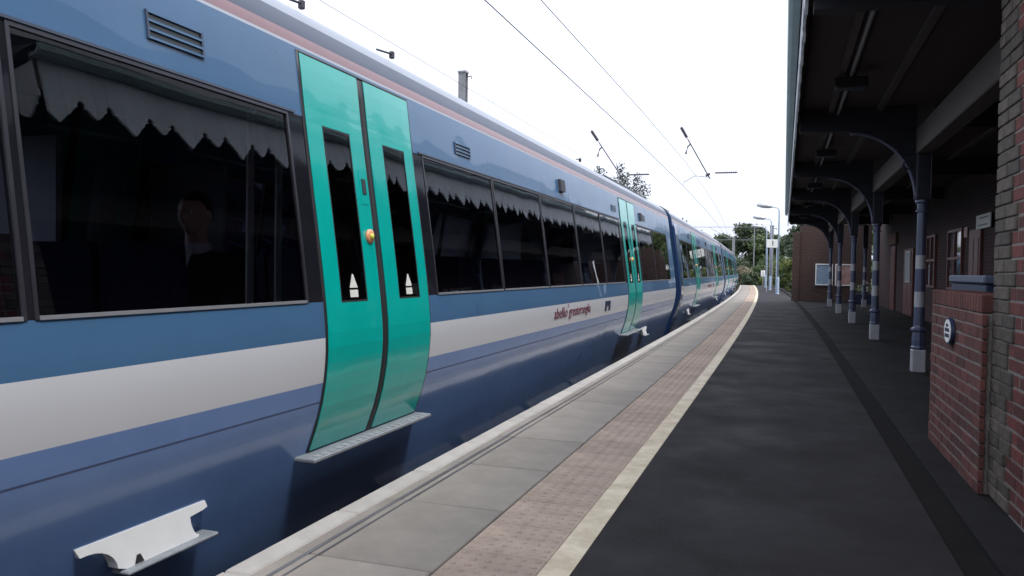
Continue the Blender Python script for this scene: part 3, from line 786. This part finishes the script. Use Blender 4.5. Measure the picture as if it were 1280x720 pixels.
# pointed valance boards, five to a repeat, hung on the edge
PT = {'A': [(0, 3.66), (.147, 3.66), (.147, 3.258), (.10, 3.285), (.065, 3.325), (.038, 3.333), (.036, 3.362), (.020, 3.384), (.0, 3.390)],
      'C': [(0, 3.66), (.147, 3.66), (.147, 3.250), (.11, 3.275), (.065, 3.325), (.038, 3.333), (.036, 3.362), (.020, 3.384), (.0, 3.390)],
      'D': [(0, 3.66), (.147, 3.66), (.147, 3.250), (.115, 3.215), (.0735, 3.180), (.032, 3.215), (.0, 3.250)]}
PT['B'] = [(.147 - p, q) for p, q in PT['A']][::-1]; PT['E'] = [(.147 - p, q) for p, q in PT['C']][::-1]
VM = {q: MB().prism(PT[q], .098, .120, 'yz').mesh('valance_board', 'valance') for q in 'ABCDE'}
VX = {q: MB().prism([(p, z) for p, z in PT[q]], 0, .022, 'xz').mesh('valance_board', 'valance') for q in 'ABCDE'}
y = 4.735; i = 0; seq = 'ABCDE'
y = 5.035 - .75 + .45  # repeats are set out from the first pair of notches
i = 3
while y < CY1 - .1:
    link('valance_board', VM[seq[i % 5]], can, (-1.0 + random.uniform(-.002, .002), y - CY0, random.uniform(-.003, .003))); y += .15; i += 1
x = .125; i = 0
while x < 1.1:
    link('valance_board', VX[seq[i % 5]], can, (x - 1.0, -.005, 0)); x += .15; i += 1
x = .125; i = 0
while x < 3.4:
    link('valance_board', VX[seq[i % 5]], can, (x - 1.0, CY1 - CY0 - .01, 0)); x += .15; i += 1
tag(can, 'slate roofed station canopy edged with pale pointed valance boards and teal gutter', 'canopy')
cd_ = MB(); cd_.tube([(.64, 5.2, 3.425), (.64, CY1 - .6, 3.425)], .022, 8); tag(cd_.build('cable_conduit', 'conduit'), 'long grey cable conduit running under the canopy ceiling above the lamp boxes', 'conduit')
for i in range(5):
    y = 9.45 + 5.4 * i
    lo = empty('canopy_light', (.64, y, 3.40)); b = MB(); b.box(-.165, .165, -.11, .11, -.105, 0, 0, .012); b.build('housing', 'lampbox', lo)
    b = MB(); b.box(-.14, .14, -.085, .085, -.112, -.104, 0); b.build('diffuser', 'darkplate', lo)
    b = MB(); b.box(-.03, .03, -.03, .03, 0, .05, 0); b.build('mount', 'lampbox', lo)
    tag(lo, 'black box lamp under the canopy, ' + ['beside the low brick wall', 'between the first two columns past the low wall', 'between the second and third columns', 'between the third and fourth columns', 'between the last two front columns'][i], 'lamp', 'box lamps under the canopy')

def column(x, y, z1=2.87, brackets=True):
    o = empty('canopy_column', (x, y, 0))
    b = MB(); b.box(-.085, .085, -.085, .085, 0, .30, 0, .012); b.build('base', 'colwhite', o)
    b = MB(); b.lathe([(.082, .30), (.094, .315), (.094, .33), (.08, .35), (.085, .42), (.075, .53), (.10, .55), (.10, .575), (.075, .595), (.068, .62)], 8, 0); b.build('pedestal', 'colblue', o)
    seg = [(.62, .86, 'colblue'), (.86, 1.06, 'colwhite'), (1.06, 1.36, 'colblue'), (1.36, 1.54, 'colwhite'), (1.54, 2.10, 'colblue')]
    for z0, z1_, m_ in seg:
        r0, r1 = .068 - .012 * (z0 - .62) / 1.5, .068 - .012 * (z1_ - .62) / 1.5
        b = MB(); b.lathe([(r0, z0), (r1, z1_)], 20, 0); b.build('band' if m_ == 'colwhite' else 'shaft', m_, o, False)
    b = MB(); b.lathe([(.056, 2.10), (.078, 2.112), (.078, 2.128), (.062, 2.145), (.065, 2.215), (.088, 2.235), (.088, 2.262), (.075, 2.27)], 20, 0); b.build('capital', 'colblue', o)
    b = MB(); b.box(-.075, .075, -.075, .075, 2.27, z1, 0, .01)
    for s in (-1, 1):
        for t in (-1, 1): b.box(s * .082 - .006, s * .082 + .006, t * .06 - .012, t * .06 + .012, 2.28, z1 - .01, 1)
    b.build('post', ['bracket', 'bracket_rib'], o)
    if brackets:
        cxx, czz, ax, az = -.90, 2.27, .815, .895
        arc = [(cxx + ax * math.cos(q), czz + az * math.sin(q)) for q in [math.pi / 2 * t / 16 for t in range(17)]]
        # spandrel plate between the curved rib, the post and the beam
        poly = [(-.078, 3.185)] + arc + [(-.90, 3.185)]
        b = MB(); b.prism(poly, -.014, .014, 'xz'); bo_ = b.build('bracket', 'bracket', o)
        b = MB(); b.tube([(p, 0, q) for p, q in arc], .022, 8); b.build('rib', 'bracket_rib', bo_, True)
        b = MB()
        for (rx, rz_, rr) in ((-.22, 2.95, .10), (-.19, 2.73, .055), (-.42, 3.075, .06)):
            for sgn in (-.016, .016):
                b.tube([(rx + rr * math.cos(q * math.pi / 8), sgn, rz_ + rr * math.sin(q * math.pi / 8)) for q in range(17)], .010, 5)
        b.build('scrollwork', 'bracket', bo_)
    return o
for i, y in enumerate(COLY):
    tag(column(1.70, y), ['first', 'second', 'third', 'fourth', 'fifth'][i] + ' blue iron column with white bands, counting from the low brick wall', 'column', 'columns along the front of the canopy')
tag(column(2.95, 33.6, 3.19, False), 'inner iron column set back behind the front row near the framed boards', 'column')

# ------------------------------------------------------------------ buildings on the right
hs_ = empty('station_house', (3.6, -3, 0))
def relh(mb): mb.v = [(v[0] - 3.6, v[1] + 3, v[2]) for v in mb.v]; return mb
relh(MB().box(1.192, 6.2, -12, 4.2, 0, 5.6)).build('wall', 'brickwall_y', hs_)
relh(MB().box(1.164, 6.2, 4.2, 5.29, 0, 5.6)).build('corner_wall', 'mortar', hs_)
rr_ = MB(); rr_.prism([(.85, 5.6), (6.5, 5.6), (3.7, 7.2)], -12.3, 5.5, 'xz'); relh(rr_).build('roof', 'slate', hs_)
for wy in (-8, -4, -.5):
    fr_ = relh(MB().box(1.15, 1.2, wy, wy + 1.1, 1.0, 2.6)).build('window', 'white', hs_); relh(MB().box(1.14, 1.152, wy + .08, wy + 1.02, 1.08, 2.52)).build('pane', 'pane_dark', fr_)
def brick_shape(w, h, d, material): # w along y
    return MB().box(-d / 2, d / 2, -w / 2, w / 2, -h / 2, h / 2, 0, .004).mesh('brick', material)
CH = .0757
BS = brick_shape(.215, .0655, .03, 'brick_red'); BH = brick_shape(.1025, .0655, .03, 'brick_red')
QS = brick_shape(.218, .0665, .04, 'quoin'); QH = brick_shape(.106, .0665, .04, 'quoin'); QT = brick_shape(.162, .0665, .04, 'quoin')
for c in range(44):
    z = .012 + CH * (c + .5); odd = c % 2
    y = 5.30
    for q, w in ([(QS, .218), (QS, .218)] if (c // 2) % 2 == 0 else [(QH, .106), (QS, .218)]):
        link('brick', q, hs_, (1.172 + random.uniform(-.003, .003) - 3.6, y - w / 2 + 3, z)).rotation_euler.z = random.uniform(-.01, .01); y -= w + .009
    k = 0
    while y > 4.32:
        mm, w2 = (BS, .215) if (k + odd) % 2 == 0 else (BH, .1025)
        link('brick', mm, hs_, (1.176 + random.uniform(-.0025, .0025) - 3.6, y - w2 / 2 + 3, z)); y -= w2 + .01; k += 1
tag(hs_, 'red brick station house with grey brick corner beside the low wall', 'building')

lw = empty('low_brick_wall', (1.2, 6.1, 0))
def rell(mb): mb.v = [(v[0] - 1.2, v[1] - 6.1, v[2]) for v in mb.v]; return mb
rell(MB().box(1.1015, 1.325, 5.305, 6.945, 0, 1.06)).build('core', 'mortar', lw)
LS, LH = brick_shape(.215, .0655, .03, 'brick'), brick_shape(.1025, .0655, .03, 'brick')
for c in range(14):
    z = CH * (c + .5); y = 6.95 - (0 if c % 2 else .0); k = c % 2
    first = True
    while y > 5.36:
        mm, w2 = (LH, .1025) if (first and c % 2) else (LS, .215)
        if y - w2 < 5.20: mm, w2 = LH, .1025
        link('brick', mm, lw, (1.113 - 1.2 + random.uniform(-.0025, .0025), y - w2 / 2 - 6.1, z)).rotation_euler.z = random.uniform(-.006, .006)
        y -= w2 + .01; first = False
for c in range(14):
    for sgn in (0, 1):
        o = link('brick', LH if (c + sgn) % 2 else LH, lw, (1.16 + sgn * .112 - 1.2, 6.945 - 6.1, CH * (c + .5))); o.rotation_euler.z = math.pi / 2
cop = MB().box(-.118, .118, -.0325, .0325, 0, .108, 0, .006).mesh('coping_brick', 'brick')
y = 6.915
while y > 5.32:
    link('coping_brick', cop, lw, (1.215 - 1.2, y - 6.1, 1.062 + random.uniform(-.002, .002))); y -= .0752
tag(lw, 'low red brick wall with brick on edge coping, joined to the station house corner', 'wall')

os_ = empty('oval_sign', (1.094, 6.15, .90))
el = [(.125 * math.cos(q * math.pi / 16), .092 * math.sin(q * math.pi / 16)) for q in range(32)]
MB().prism(el, -.022, 0, 'yz').build('backing', 'navy', os_)
MB().prism([(p * .88, q * .86) for p, q in el], -.026, -.021, 'yz').build('face', 'white', os_)
b = MB()
for row, (zz, n_) in enumerate(((.042, 3), (.008, 6), (-.03, 6))):
    for k in range(n_):
        yy = (k - (n_ - 1) / 2) * .025; b.box(-.0285, -.0255, yy - .008, yy + .008, zz - .012, zz + .012 if row else zz + .008)
b.build('print', 'navy', os_)
tag(os_, 'white oval sign with navy rim and small print on the low brick wall', 'sign')
bx = empty('storage_box', (1.72, 7.6, 0))
MB().box(-.32, .36, -.95, .32, .0, 1.22, 0, .01).build('cabinet', 'navybox', bx)
MB().box(-.34, .38, -.97, .34, 1.222, 1.285, 0, .012).build('lid', 'navylid', bx)
tag(bx, 'navy metal cabinet with flat lid standing behind the low brick wall', 'cabinet')

rg = empty('platform_range', (5, 20, 0))
def relr(mb): mb.v = [(v[0] - 5, v[1] - 20, v[2]) for v in mb.v]; return mb
relr(MB().box(3.76, 6.4, 5.60, CY1 + 3.9, 0, 6.1)).build('wall', 'brickwall_y', rg)  # wall and roof raised out of sight to darken the train's upper reflections
rr_ = MB(); rr_.prism([(3.45, 6.1), (6.7, 6.1), (5.1, 7.5)], 5.55, CY1 + 4.2, 'xz'); relr(rr_).build('roof', 'slate', rg)
def wdoor(y0, y1, z1=2.25, m_='door_red', hnd=True):
    d = relr(MB().box(3.70, 3.757, y0, y1, .01, z1, 0, .008)).build('door', m_, rg)
    q = MB()
    for za, zb in ((.25, .95), (1.1, z1 - .2)):
        for ya, yb_ in ((y0 + .1, (y0 + y1) / 2 - .04), ((y0 + y1) / 2 + .04, y1 - .1)): q.box(3.688, 3.702, ya, yb_, za, zb, 0, .004)
    relr(q).build('door_panel', m_, d)
    if hnd: relr(MB().lathe([(.0, -.02), (.028, -.02), (.034, 0), (.028, .02), (.0, .02)], 10, 0, (3.66, y0 + .07, 1.05), 'x')).build('handle', 'trim', d)
def wwin(y0, y1, z0=.95, z1=2.35):
    w = MB()
    for a_ in (y0, y1 - .06, (y0 + y1) / 2 - .03): w.box(3.70, 3.757, a_, a_ + .06, z0, z1)
    for a_ in (z0, z1 - .06, (z0 + z1) / 2): w.box(3.702, 3.757, y0 + .06, y1 - .06, a_, a_ + .06)
    wo_ = relr(w).build('window', 'door_red', rg); relr(MB().box(3.73, 3.75, y0 + .06, y1 - .06, z0 + .06, z1 - .06)).build('pane', 'pane_dark', wo_)
wwin(20.0, 21.6); wwin(23.3, 24.6); wdoor(13.4, 14.4); wwin(15.6, 17.0, .95, 2.0); wdoor(18.2, 19.2)
wdoor(31.2, 32.4, 2.3); wdoor(27.0, 28.9, 2.1, 'door_red')
relr(MB().box(3.66, 3.757, 30.9, 32.7, 2.36, 2.75, 0, .02)).build('door_hood', 'terracotta', rg)
tag(rg, 'dark red brick range of rooms with doors behind the canopy columns', 'building')

ew = empty('end_wall', (2.2, 39.2, 0))
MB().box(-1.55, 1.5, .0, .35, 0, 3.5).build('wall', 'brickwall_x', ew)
MB().box(-1.85, -1.55, -.12, .40, 0, 3.15, 0, .01).build('pier', 'brickwall_x', ew)
tag(ew, 'brick screen wall closing the end of the canopy, carrying two framed boards', 'wall')
def board(x0, x1, z0, z1, m_, label):
    o = empty('notice_board', ((x0 + x1) / 2, 39.19, z0)); w, h = (x1 - x0) / 2, z1 - z0
    b = MB(); t = .045
    b.box(-w, w, -.06, -.0, 0, t); b.box(-w, w, -.06, 0, h - t, h); b.box(-w, -w + t, -.06, 0, t, h - t); b.box(w - t, w, -.06, 0, t, h - t); b.build('frame', 'white', o)
    MB().box(-w + t, w - t, -.03, -.005, t, h - t).build('poster', m_, o); tag(o, label, 'notice board')
board(1.36, 2.10, .74, 1.72, 'poster_blue', 'white framed notice board with blue grey poster on brick end wall')
board(2.20, 2.90, .74, 1.72, 'poster_red', 'white framed notice board with dark red poster on brick end wall')
def sidesign(name, y0, y1, z0, z1, m_, label, cat, x=3.68, frame=None, lines=0):
    o = empty(name, (x, (y0 + y1) / 2, z0)); w, h = (y1 - y0) / 2, z1 - z0
    MB().box(0, .018, -w, w, 0, h, 0, .003).build('plate', frame or m_, o)
    MB().box(-.004, 0.001, -w + .03, w - .03, .03, h - .03).build('sheet', m_, o)
    if lines:
        b = MB()
        for k in range(lines): b.box(-.007, -.0035, -w * .7, w * (.7 - .2 * (k % 2)), h * (.25 + .5 * k / max(1, lines - 1)) - .015, h * (.25 + .5 * k / max(1, lines - 1)) + .015)
        b.build('print', 'greytext', o)
    tag(o, label, cat)
sidesign('wall_notice', 17.3, 18.5, 2.22, 2.50, 'notice', 'pale rectangular notice high on the dark brick wall above the cabinet', 'sign', lines=2)
sidesign('wall_plaque', 19.6, 19.9, 2.12, 2.34, 'pink', 'small pinkish plaque on the dark brick wall beside the pale notice', 'plaque', x=3.73)
sidesign('poster_case', 27.3, 28.3, 1.05, 2.02, 'poster_pale', 'tall pale framed poster on the brown red door leaf', 'poster', x=3.66, frame='white')
fp = empty('flower_planter', (3.2, 37.0, 0)); MB().box(-.35, .35, -.2, .2, 0, .45, 0, .02).build('trough', 'navybox', fp)
b = MB()
for k in range(260):
    c = Vector((random.gauss(0, .16), random.gauss(0, .1), .5 + abs(random.gauss(0, .14)))); s = random.uniform(.02, .045); a_ = Vector((random.uniform(-1, 1), random.uniform(-1, 1), random.uniform(-1, 1))).normalized(); u_ = a_.orthogonal().normalized() * s; w_ = a_.cross(u_)
    b.add([c - u_ - w_, c + u_ - w_, c + u_ + w_, c - u_ + w_], [(0, 1, 2, 3)], 0 if random.random() < .6 else 1)
b.build('flowers', ['leaf_mid', 'flower'], fp); tag(fp, 'dark trough of pale flowers in the shade by the end wall', 'planter')

# ------------------------------------------------------------------ lamp posts and other posts beyond the canopy
def lamp_post(x, y, h, label, sign=False):
    o = empty('lamp_post', (x, y, 0))
    MB().lathe([(.12, 0), (.12, .03), (.095, .04), (.095, .95), (.075, 1.0)], 14).build('base', 'lampblue', o, False)
    q = [(0, 0, 1.0), (0, 0, h - .25), (-.02, 0, h - .1), (-.1, 0, h), (-.45, 0, h + .07)]
    MB().tube(q, [.055, .045, .04, .035, .03], 10).build('pole', 'lampblue', o, True)
    hd = MB(); hd.lathe([(.0, -.42), (.06, -.38), (.1, -.1), (.09, .2), (.05, .4), (.0, .42)], 10, 0, (0, 0, 0), 'x')
    hd.v = [(v[0] * 1.1 - .85, v[1] * 1.3, v[2] * 1.5 + h + .14 - v[0] * .12) for v in hd.v]; hd.build('lamp_head', 'galv', o, True)
    tag(o, label, 'lamp post', 'lamp posts along the platform'); return o
lamp_post(-.35, 50.5, 5.15, 'pale lamp post with single arm standing just past the brick end wall')
lamp_post(-.95, 61.5, 5.15, 'second pale lamp post past the brick end wall, middle of the three')
lamp_post(-1.5, 73, 5.15, 'third pale lamp post past the end wall, by the white number board')
tv = empty('station_sign', (-.80, 56.5, 0))
for x in (-.3, .3): MB().tube([(x, 0, 0), (x, 0, 3.0)], .025, 8).build('post', 'lampblue', tv)
MB().box(-.36, .36, -.06, -.03, 2.95, 3.50, 0, .01).build('panel', 'notice', tv); MB().box(.02, .08, -.068, -.058, 3.08, 3.42).build('print', 'navy', tv); tag(tv, 'pale sign panel on two posts between the first two lamp posts', 'sign')
nb = empty('stop_board', (-1.85, 78.5, 0)); MB().tube([(0, 0, 0), (0, 0, 1.0)], .03, 8).build('post', 'galv', nb)
MB().box(-.2, .2, -.05, -.03, .9, 1.46, 0, .01).build('panel', 'white', nb)
b = MB(); b.box(-.025, .025, -.058, -.048, 1.2, 1.38); b.box(-.09, .09, -.058, -.048, 1.03, 1.08); b.build('print', 'navy', nb); tag(nb, 'small white board with dark mark at the platform end', 'sign')

def mast(x, y, h, label, w=.14, name='overhead_mast'):
    o = empty(name, (x, y, -1.1)); b = MB()
    b.box(-w, w, -w * .9, -w * .75, 0, h + 1.1); b.box(-w, w, w * .75, w * .9, 0, h + 1.1); b.box(-.012, .012, -w * .75, w * .75, 0, h + 1.1); b.build('column', 'mast', o)
    MB().box(-w * 1.15, w * 1.15, -w * 1.1, w * 1.1, h + 1.06, h + 1.16, 0, .01).build('cap', 'mast', o)
    b = MB(); b.box(-.35, .35, -.35, .35, 0, .35, 0, .03); b.build('footing', 'concrete', o)
    MB().tube([(w, 0, h + .9), (w + .22, 0, h + .93), (w + .22, 0, h + .8)], .025, 6).build('wire_eye', 'insul', o)
    tag(o, label, 'mast'); return o
SPANY = 33.0
mast(-13.65, SPANY, 9.9, 'grey steel mast rising behind the first rail car', .17)
mast(6.95, SPANY, 9.9, 'grey steel mast behind the station roof', .21)
mast(-.98, 66.5, 4.95, 'stout grey steel post behind the first two lamp posts', .14, 'steel_post')
mast(-5.6, 96, 5.2, 'slim grey mast among the far trees beside the track', .15)
mast(-8.3, 104, 4.2, 'short grey mast among the far trees left of the slim one', .15)

# headspan wires, registration arms, contact and messenger wires
def wire(name, pts, r, label, cat='wire', m_='wire'):
    b = MB(); b.tube(pts, r, 5); return tag(b.build(name, m_), label, cat)
wire('span_wire', [(-13.5, SPANY, 8.9), (-8, SPANY, 7.25), (-4.1, SPANY, 7.2), (1, SPANY, 7.7), (6.9, SPANY, 8.9)], .003, 'thin upper span wire strung between the two tall masts over the arms')
wire('span_wire', [(-13.5, SPANY, 5.45), (-7.6, SPANY, 5.2), (-3, SPANY, 5.22), (6.9, SPANY, 5.5)], .003, 'thin lower span wire carrying the two long insulators')
def arm(xt, xb, label):
    o = empty('registration_arm', (xt, SPANY, 7.18)); dx = xb - xt
    a0, a1 = Vector((0, 0, 0)), Vector((dx, 0, -2.12)); lerp = lambda t: a0 + (a1 - a0) * t
    MB().tube([lerp(.02), lerp(.30)], .017, 8).build('hanger', 'wire', o)
    b = MB(); n_ = 9
    pr = []
    for k in range(n_): pr += [lerp(.04 + .022 * k), lerp(.04 + .022 * k + .009), lerp(.04 + .022 * k + .018)]
    b.tube(pr, [.035, .085, .035] * n_, 10); b.build('insulator', 'insul', o)
    MB().tube([lerp(.28), lerp(1.03)], .024, 8).build('tube', 'wire', o)
    MB().tube([lerp(.36), lerp(.36) + Vector((-.10, 0, -.10)), lerp(.36) + Vector((-.18, 0, -.40))], [.03, .03, .05], 8).build('drop_bracket', 'insul', o)
    MB().tube([lerp(.97) + Vector((-.1, 0, 0)), lerp(.97) + Vector((.06, 0, .08))], .05, 8).build('clamp', 'wire', o)
    b = MB(); pr = []; rr2 = []
    s0 = lerp(.98) + Vector((.25, 0, .13))
    for k in range(12): pr += [s0 + Vector((.075 * k, 0, 0)), s0 + Vector((.075 * k + .035, 0, 0))]; rr2 += [.024, .042]
    b.tube(pr, rr2, 8); b.build('insulator', 'insul', o)
    MB().tube([lerp(1.0), lerp(1.0) + Vector((-.55, 0, .07)), lerp(1.0) + Vector((-1.0, 0, -.18)), lerp(1.0) + Vector((-1.0, 0, -.3))], .012, 6).build('steady_arm', 'wire', o)
    tag(o, label, 'overhead arm'); return o
arm(-4.13, -2.93, 'slanting overhead arm with insulators above the near track, clear in the sky')
arm(-7.85, -6.42, 'slanting overhead arm with insulators over the far track, above the train roof')
yw = [-20, -5, 10, 22, SPANY] + list(range(45, 200, 12))
wire('contact_wire', [P(-3.7, y, 4.70) + Vector((0, 0, 0)) for y in yw], .0085, 'dark contact wire above the near track, running along over the train')
wire('messenger_wire', [P(-3.7, y, 5.45 + .012 * max(0, y - 8) * (1 if y < 34 else 0) + (0 if y < 34 else .3)) for y in yw], .008, 'dark messenger wire strung above the near contact wire')
wire('messenger_wire', [P(-7.1, y, 5.50) for y in yw], .0055, 'thin messenger wire over the far track beyond the train roof')
wire('contact_wire', [P(-7.1, y, 4.70) for y in yw], .0055, 'thin contact wire over the far track hidden low behind the train')
gp = empty('far_gantry', (-2.6, 110, 0)); b = MB(); b.box(-9, -1.2, -.04, .04, 5.5, 5.57); b.box(-9, -1.2, -.04, .04, 7.2, 7.26); b.tube([(-7, 0, 7.2), (-4.2, 0, 5.55)], .03, 6); b.build('boom', 'mast', gp)
for x in (-9, -1.2): MB().box(x - .07, x + .07, -.07, .07, -1.1, 7.3).build('leg', 'mast', gp)
tag(gp, 'light overhead gantry crossing the tracks in front of the far trees', 'gantry')

# ------------------------------------------------------------------ trees and hedges
rng = np.random.default_rng(11)
def leaves(mb_pts, size, n_, seed):
    """leaf-sized quads round a set of (centre, radius) clumps"""
    r_ = np.random.default_rng(seed); V_ = []; F_ = []
    cs = np.array([c for c, _ in mb_pts]); rs = np.array([q for _, q in mb_pts])
    pk = r_.choice(len(cs), n_, p=(rs.mean(1) ** 2) / (rs.mean(1) ** 2).sum())
    d = r_.normal(size=(n_, 3)); d /= np.linalg.norm(d, axis=1)[:, None]
    rad = r_.uniform(.2, 1.0, (n_, 1)) ** .5 * r_.uniform(.85, 1.35, (n_, 1))
    ctr = cs[pk] + d * rs[pk] * rad
    nn = d + r_.normal(size=(n_, 3)) * .7; nn /= np.linalg.norm(nn, axis=1)[:, None]
    a_ = np.cross(nn, r_.normal(size=(n_, 3))); a_ /= np.linalg.norm(a_, axis=1)[:, None] + 1e-9; b_ = np.cross(nn, a_)
    s_ = size * r_.uniform(.6, 1.4, (n_, 1))
    V_ = np.concatenate([ctr - a_ * s_, ctr - b_ * s_ * .55, ctr + a_ * s_, ctr + b_ * s_ * .55], 1).reshape(-1, 3)
    F_ = [(4 * i, 4 * i + 1, 4 * i + 2, 4 * i + 3) for i in range(n_)]
    return V_.tolist(), F_
def tree(x, y, h, rx, label, leaf='leaf_dark', z0=-1.1, seed=0, shape='round', n_=4500, lsize=.16, trunk=.3, name='tree', group=None):
    r_ = random.Random(seed); o = empty(name, (x, y, z0)); H = h - z0
    clumps = []; base = H * trunk
    tb = MB(); tb.tube([(0, 0, 0), (r_.uniform(-.1, .1), 0, H * .4), (r_.uniform(-.2, .2), r_.uniform(-.1, .1), H * .8)], [H * .03 + .05, H * .022 + .03, .03], 9)
    nc = 26 if shape == 'round' else 46
    for k in range(nc):
        t = r_.random() if shape == 'round' else (k + r_.random()) / nc
        zz = base + (H - base) * t
        if shape == 'round': prof_ = math.sin(math.pi * (.12 + .82 * t)) ** .6
        else: prof_ = math.sin(math.pi * (.10 + .86 * t)) ** .7
        q = r_.uniform(0, 2 * math.pi); dd = rx * prof_ * (r_.random() ** .5) * .85
        cr = rx * .38 * r_.uniform(.6, 1.15) if shape == 'round' else rx * .5 * prof_ * r_.uniform(.6, 1.2) + .1
        zz = min(zz, H - cr * .7)
        c = (dd * math.cos(q), dd * math.sin(q), zz); clumps.append((c, np.array([cr, cr, cr * (r_.uniform(.6, .9) if shape == 'round' else r_.uniform(1.1, 1.8))])))
        if k % 2 == 0: tb.tube([(0, 0, max(.2, zz * .72)), (c[0] * .5, c[1] * .5, zz * .9), c], [.05 + H * .006, .035, .012], 6)
    tb.build('trunk', 'bark', o, True)
    v_, f_ = leaves(clumps, lsize, n_, seed + 5); me = bpy.data.meshes.new('crown'); me.from_pydata(v_, [], f_); me.materials.append(M[leaf]); link('crown', me, o)
    tag(o, label, 'tree' if name == 'tree' else ('shrub' if name == 'shrub' else 'hedge'), group); return o
# three tall narrow trees rising over the train roof
tree(-17.6, 78, 11.4, 1.5, 'leftmost feathery narrow tree peeping over the train roof', 'leaf_blue', seed=1, shape='col', n_=3600, lsize=.11)
tree(-15.6, 79, 11.7, 1.6, 'middle feathery narrow tree rising over the train roof', 'leaf_blue', seed=2, shape='col', n_=3600, lsize=.11)
tree(-14.1, 80, 10.9, 1.3, 'feathery narrow tree over the train roof nearest the lamp posts', 'leaf_blue', seed=3, shape='col', n_=3000, lsize=.11)
# the wood at the end of the line
wood = [(-10.5, 128, 5.6, 3.6, 'leaf_dark', 'low dark tree at the far bend just past the train end'), (-8.0, 118, 6.4, 3.2, 'leaf_dark', 'dark rounded tree left of the tallest far tree'),
        (-5.0, 124, 8.4, 3.4, 'leaf_dark', 'tallest dark tree of the far wood beyond the platform end'), (-2.2, 118, 6.6, 2.9, 'leaf_mid', 'mid green tree between the tallest far tree and the lamp posts'),
        (-13.5, 112, 4.6, 3.2, 'leaf_mid', 'low green tree behind the last rail car'), (.6, 112, 6.2, 2.6, 'leaf_dark', 'dark tree behind the lamp posts'),
        (3.2, 96, 7.4, 3.0, 'leaf_dark', 'dark tree behind the brick end wall'), (6.4, 84, 8.0, 3.2, 'leaf_mid', 'broad green tree right behind the station range')]
for i, (x, y, h, rx, lf_, lb) in enumerate(wood): tree(x, y, h, rx, lb, lf_, seed=20 + i, n_=11000, lsize=.19, trunk=.06)
shr = [(-6.0, 106, 3.2, 2.4, 'leaf_dark', 'dark thicket filling the gap under the tallest far tree'), (-1.5, 104, 3.4, 2.2, 'leaf_mid', 'green thicket behind the yellow green shrub'), (1.6, 98, 3.6, 2.2, 'leaf_dark', 'dark thicket under the trees behind the lamp posts'), (-10.2, 110, 3.4, 2.4, 'leaf_dark', 'dark thicket behind the bush beside the last car'),
       (-4.6, 97, 1.9, 1.7, 'leaf_pale', 'pale straw coloured shrub below the far wood'), (-2.6, 99, 2.2, 1.6, 'leaf_mid', 'green shrub beside the pale straw one'), (-6.8, 99, 2.0, 1.7, 'leaf_dark', 'dark shrub at the trackside below the far wood'),
       (-1.0, 90, 2.3, 1.4, 'leaf_yellow', 'yellow green shrub behind the white number board'), (-3.4, 91, 1.2, 1.2, 'leaf_dark', 'low dark bush past the platform ramp'), (-8.6, 102, 2.4, 1.6, 'leaf_mid', 'green bush beside the last rail car')]
for i, (x, y, h, rx, lf_, lb) in enumerate(shr): tree(x, y, h, rx, lb, lf_, seed=50 + i, n_=3800, lsize=.12, trunk=.05, name='shrub')
hed = [(.75, 58, 2.1, .95, 'leaf_yellow', 'yellow green hedge bush next to the first lamp post'), (1.0, 52, 1.7, .9, 'leaf_mid', 'green hedge bush just past the brick end wall'), (.45, 66, 2.4, 1.0, 'leaf_mid', 'green hedge bush by the middle lamp post'),
       (.1, 76, 2.6, 1.2, 'leaf_yellow', 'tall yellow green hedge bush near the platform end'), (1.7, 62, 4.4, 1.5, 'leaf_dark', 'tall dark holly bush behind the hedge')]
for i, (x, y, h, rx, lf_, lb) in enumerate(hed): tree(x, y, h, rx, lb, lf_, z0=0, seed=70 + i, n_=4200, lsize=.08, trunk=.03, name='hedge_bush')
# unseen trees added behind the train so bright sky stays out of its windows
for i in range(7):
    tree(-24 - 3 * (i % 2), -12 + 11 * i, 5.2 + (i % 3) * .8, 3.6, ['broad tree far across the tracks', 'bushy tree far across the tracks'][i % 2] + ' added to darken the train windows', 'leaf_mid', seed=90 + i, n_=2200, lsize=.24, trunk=.15, group='trees across the tracks')
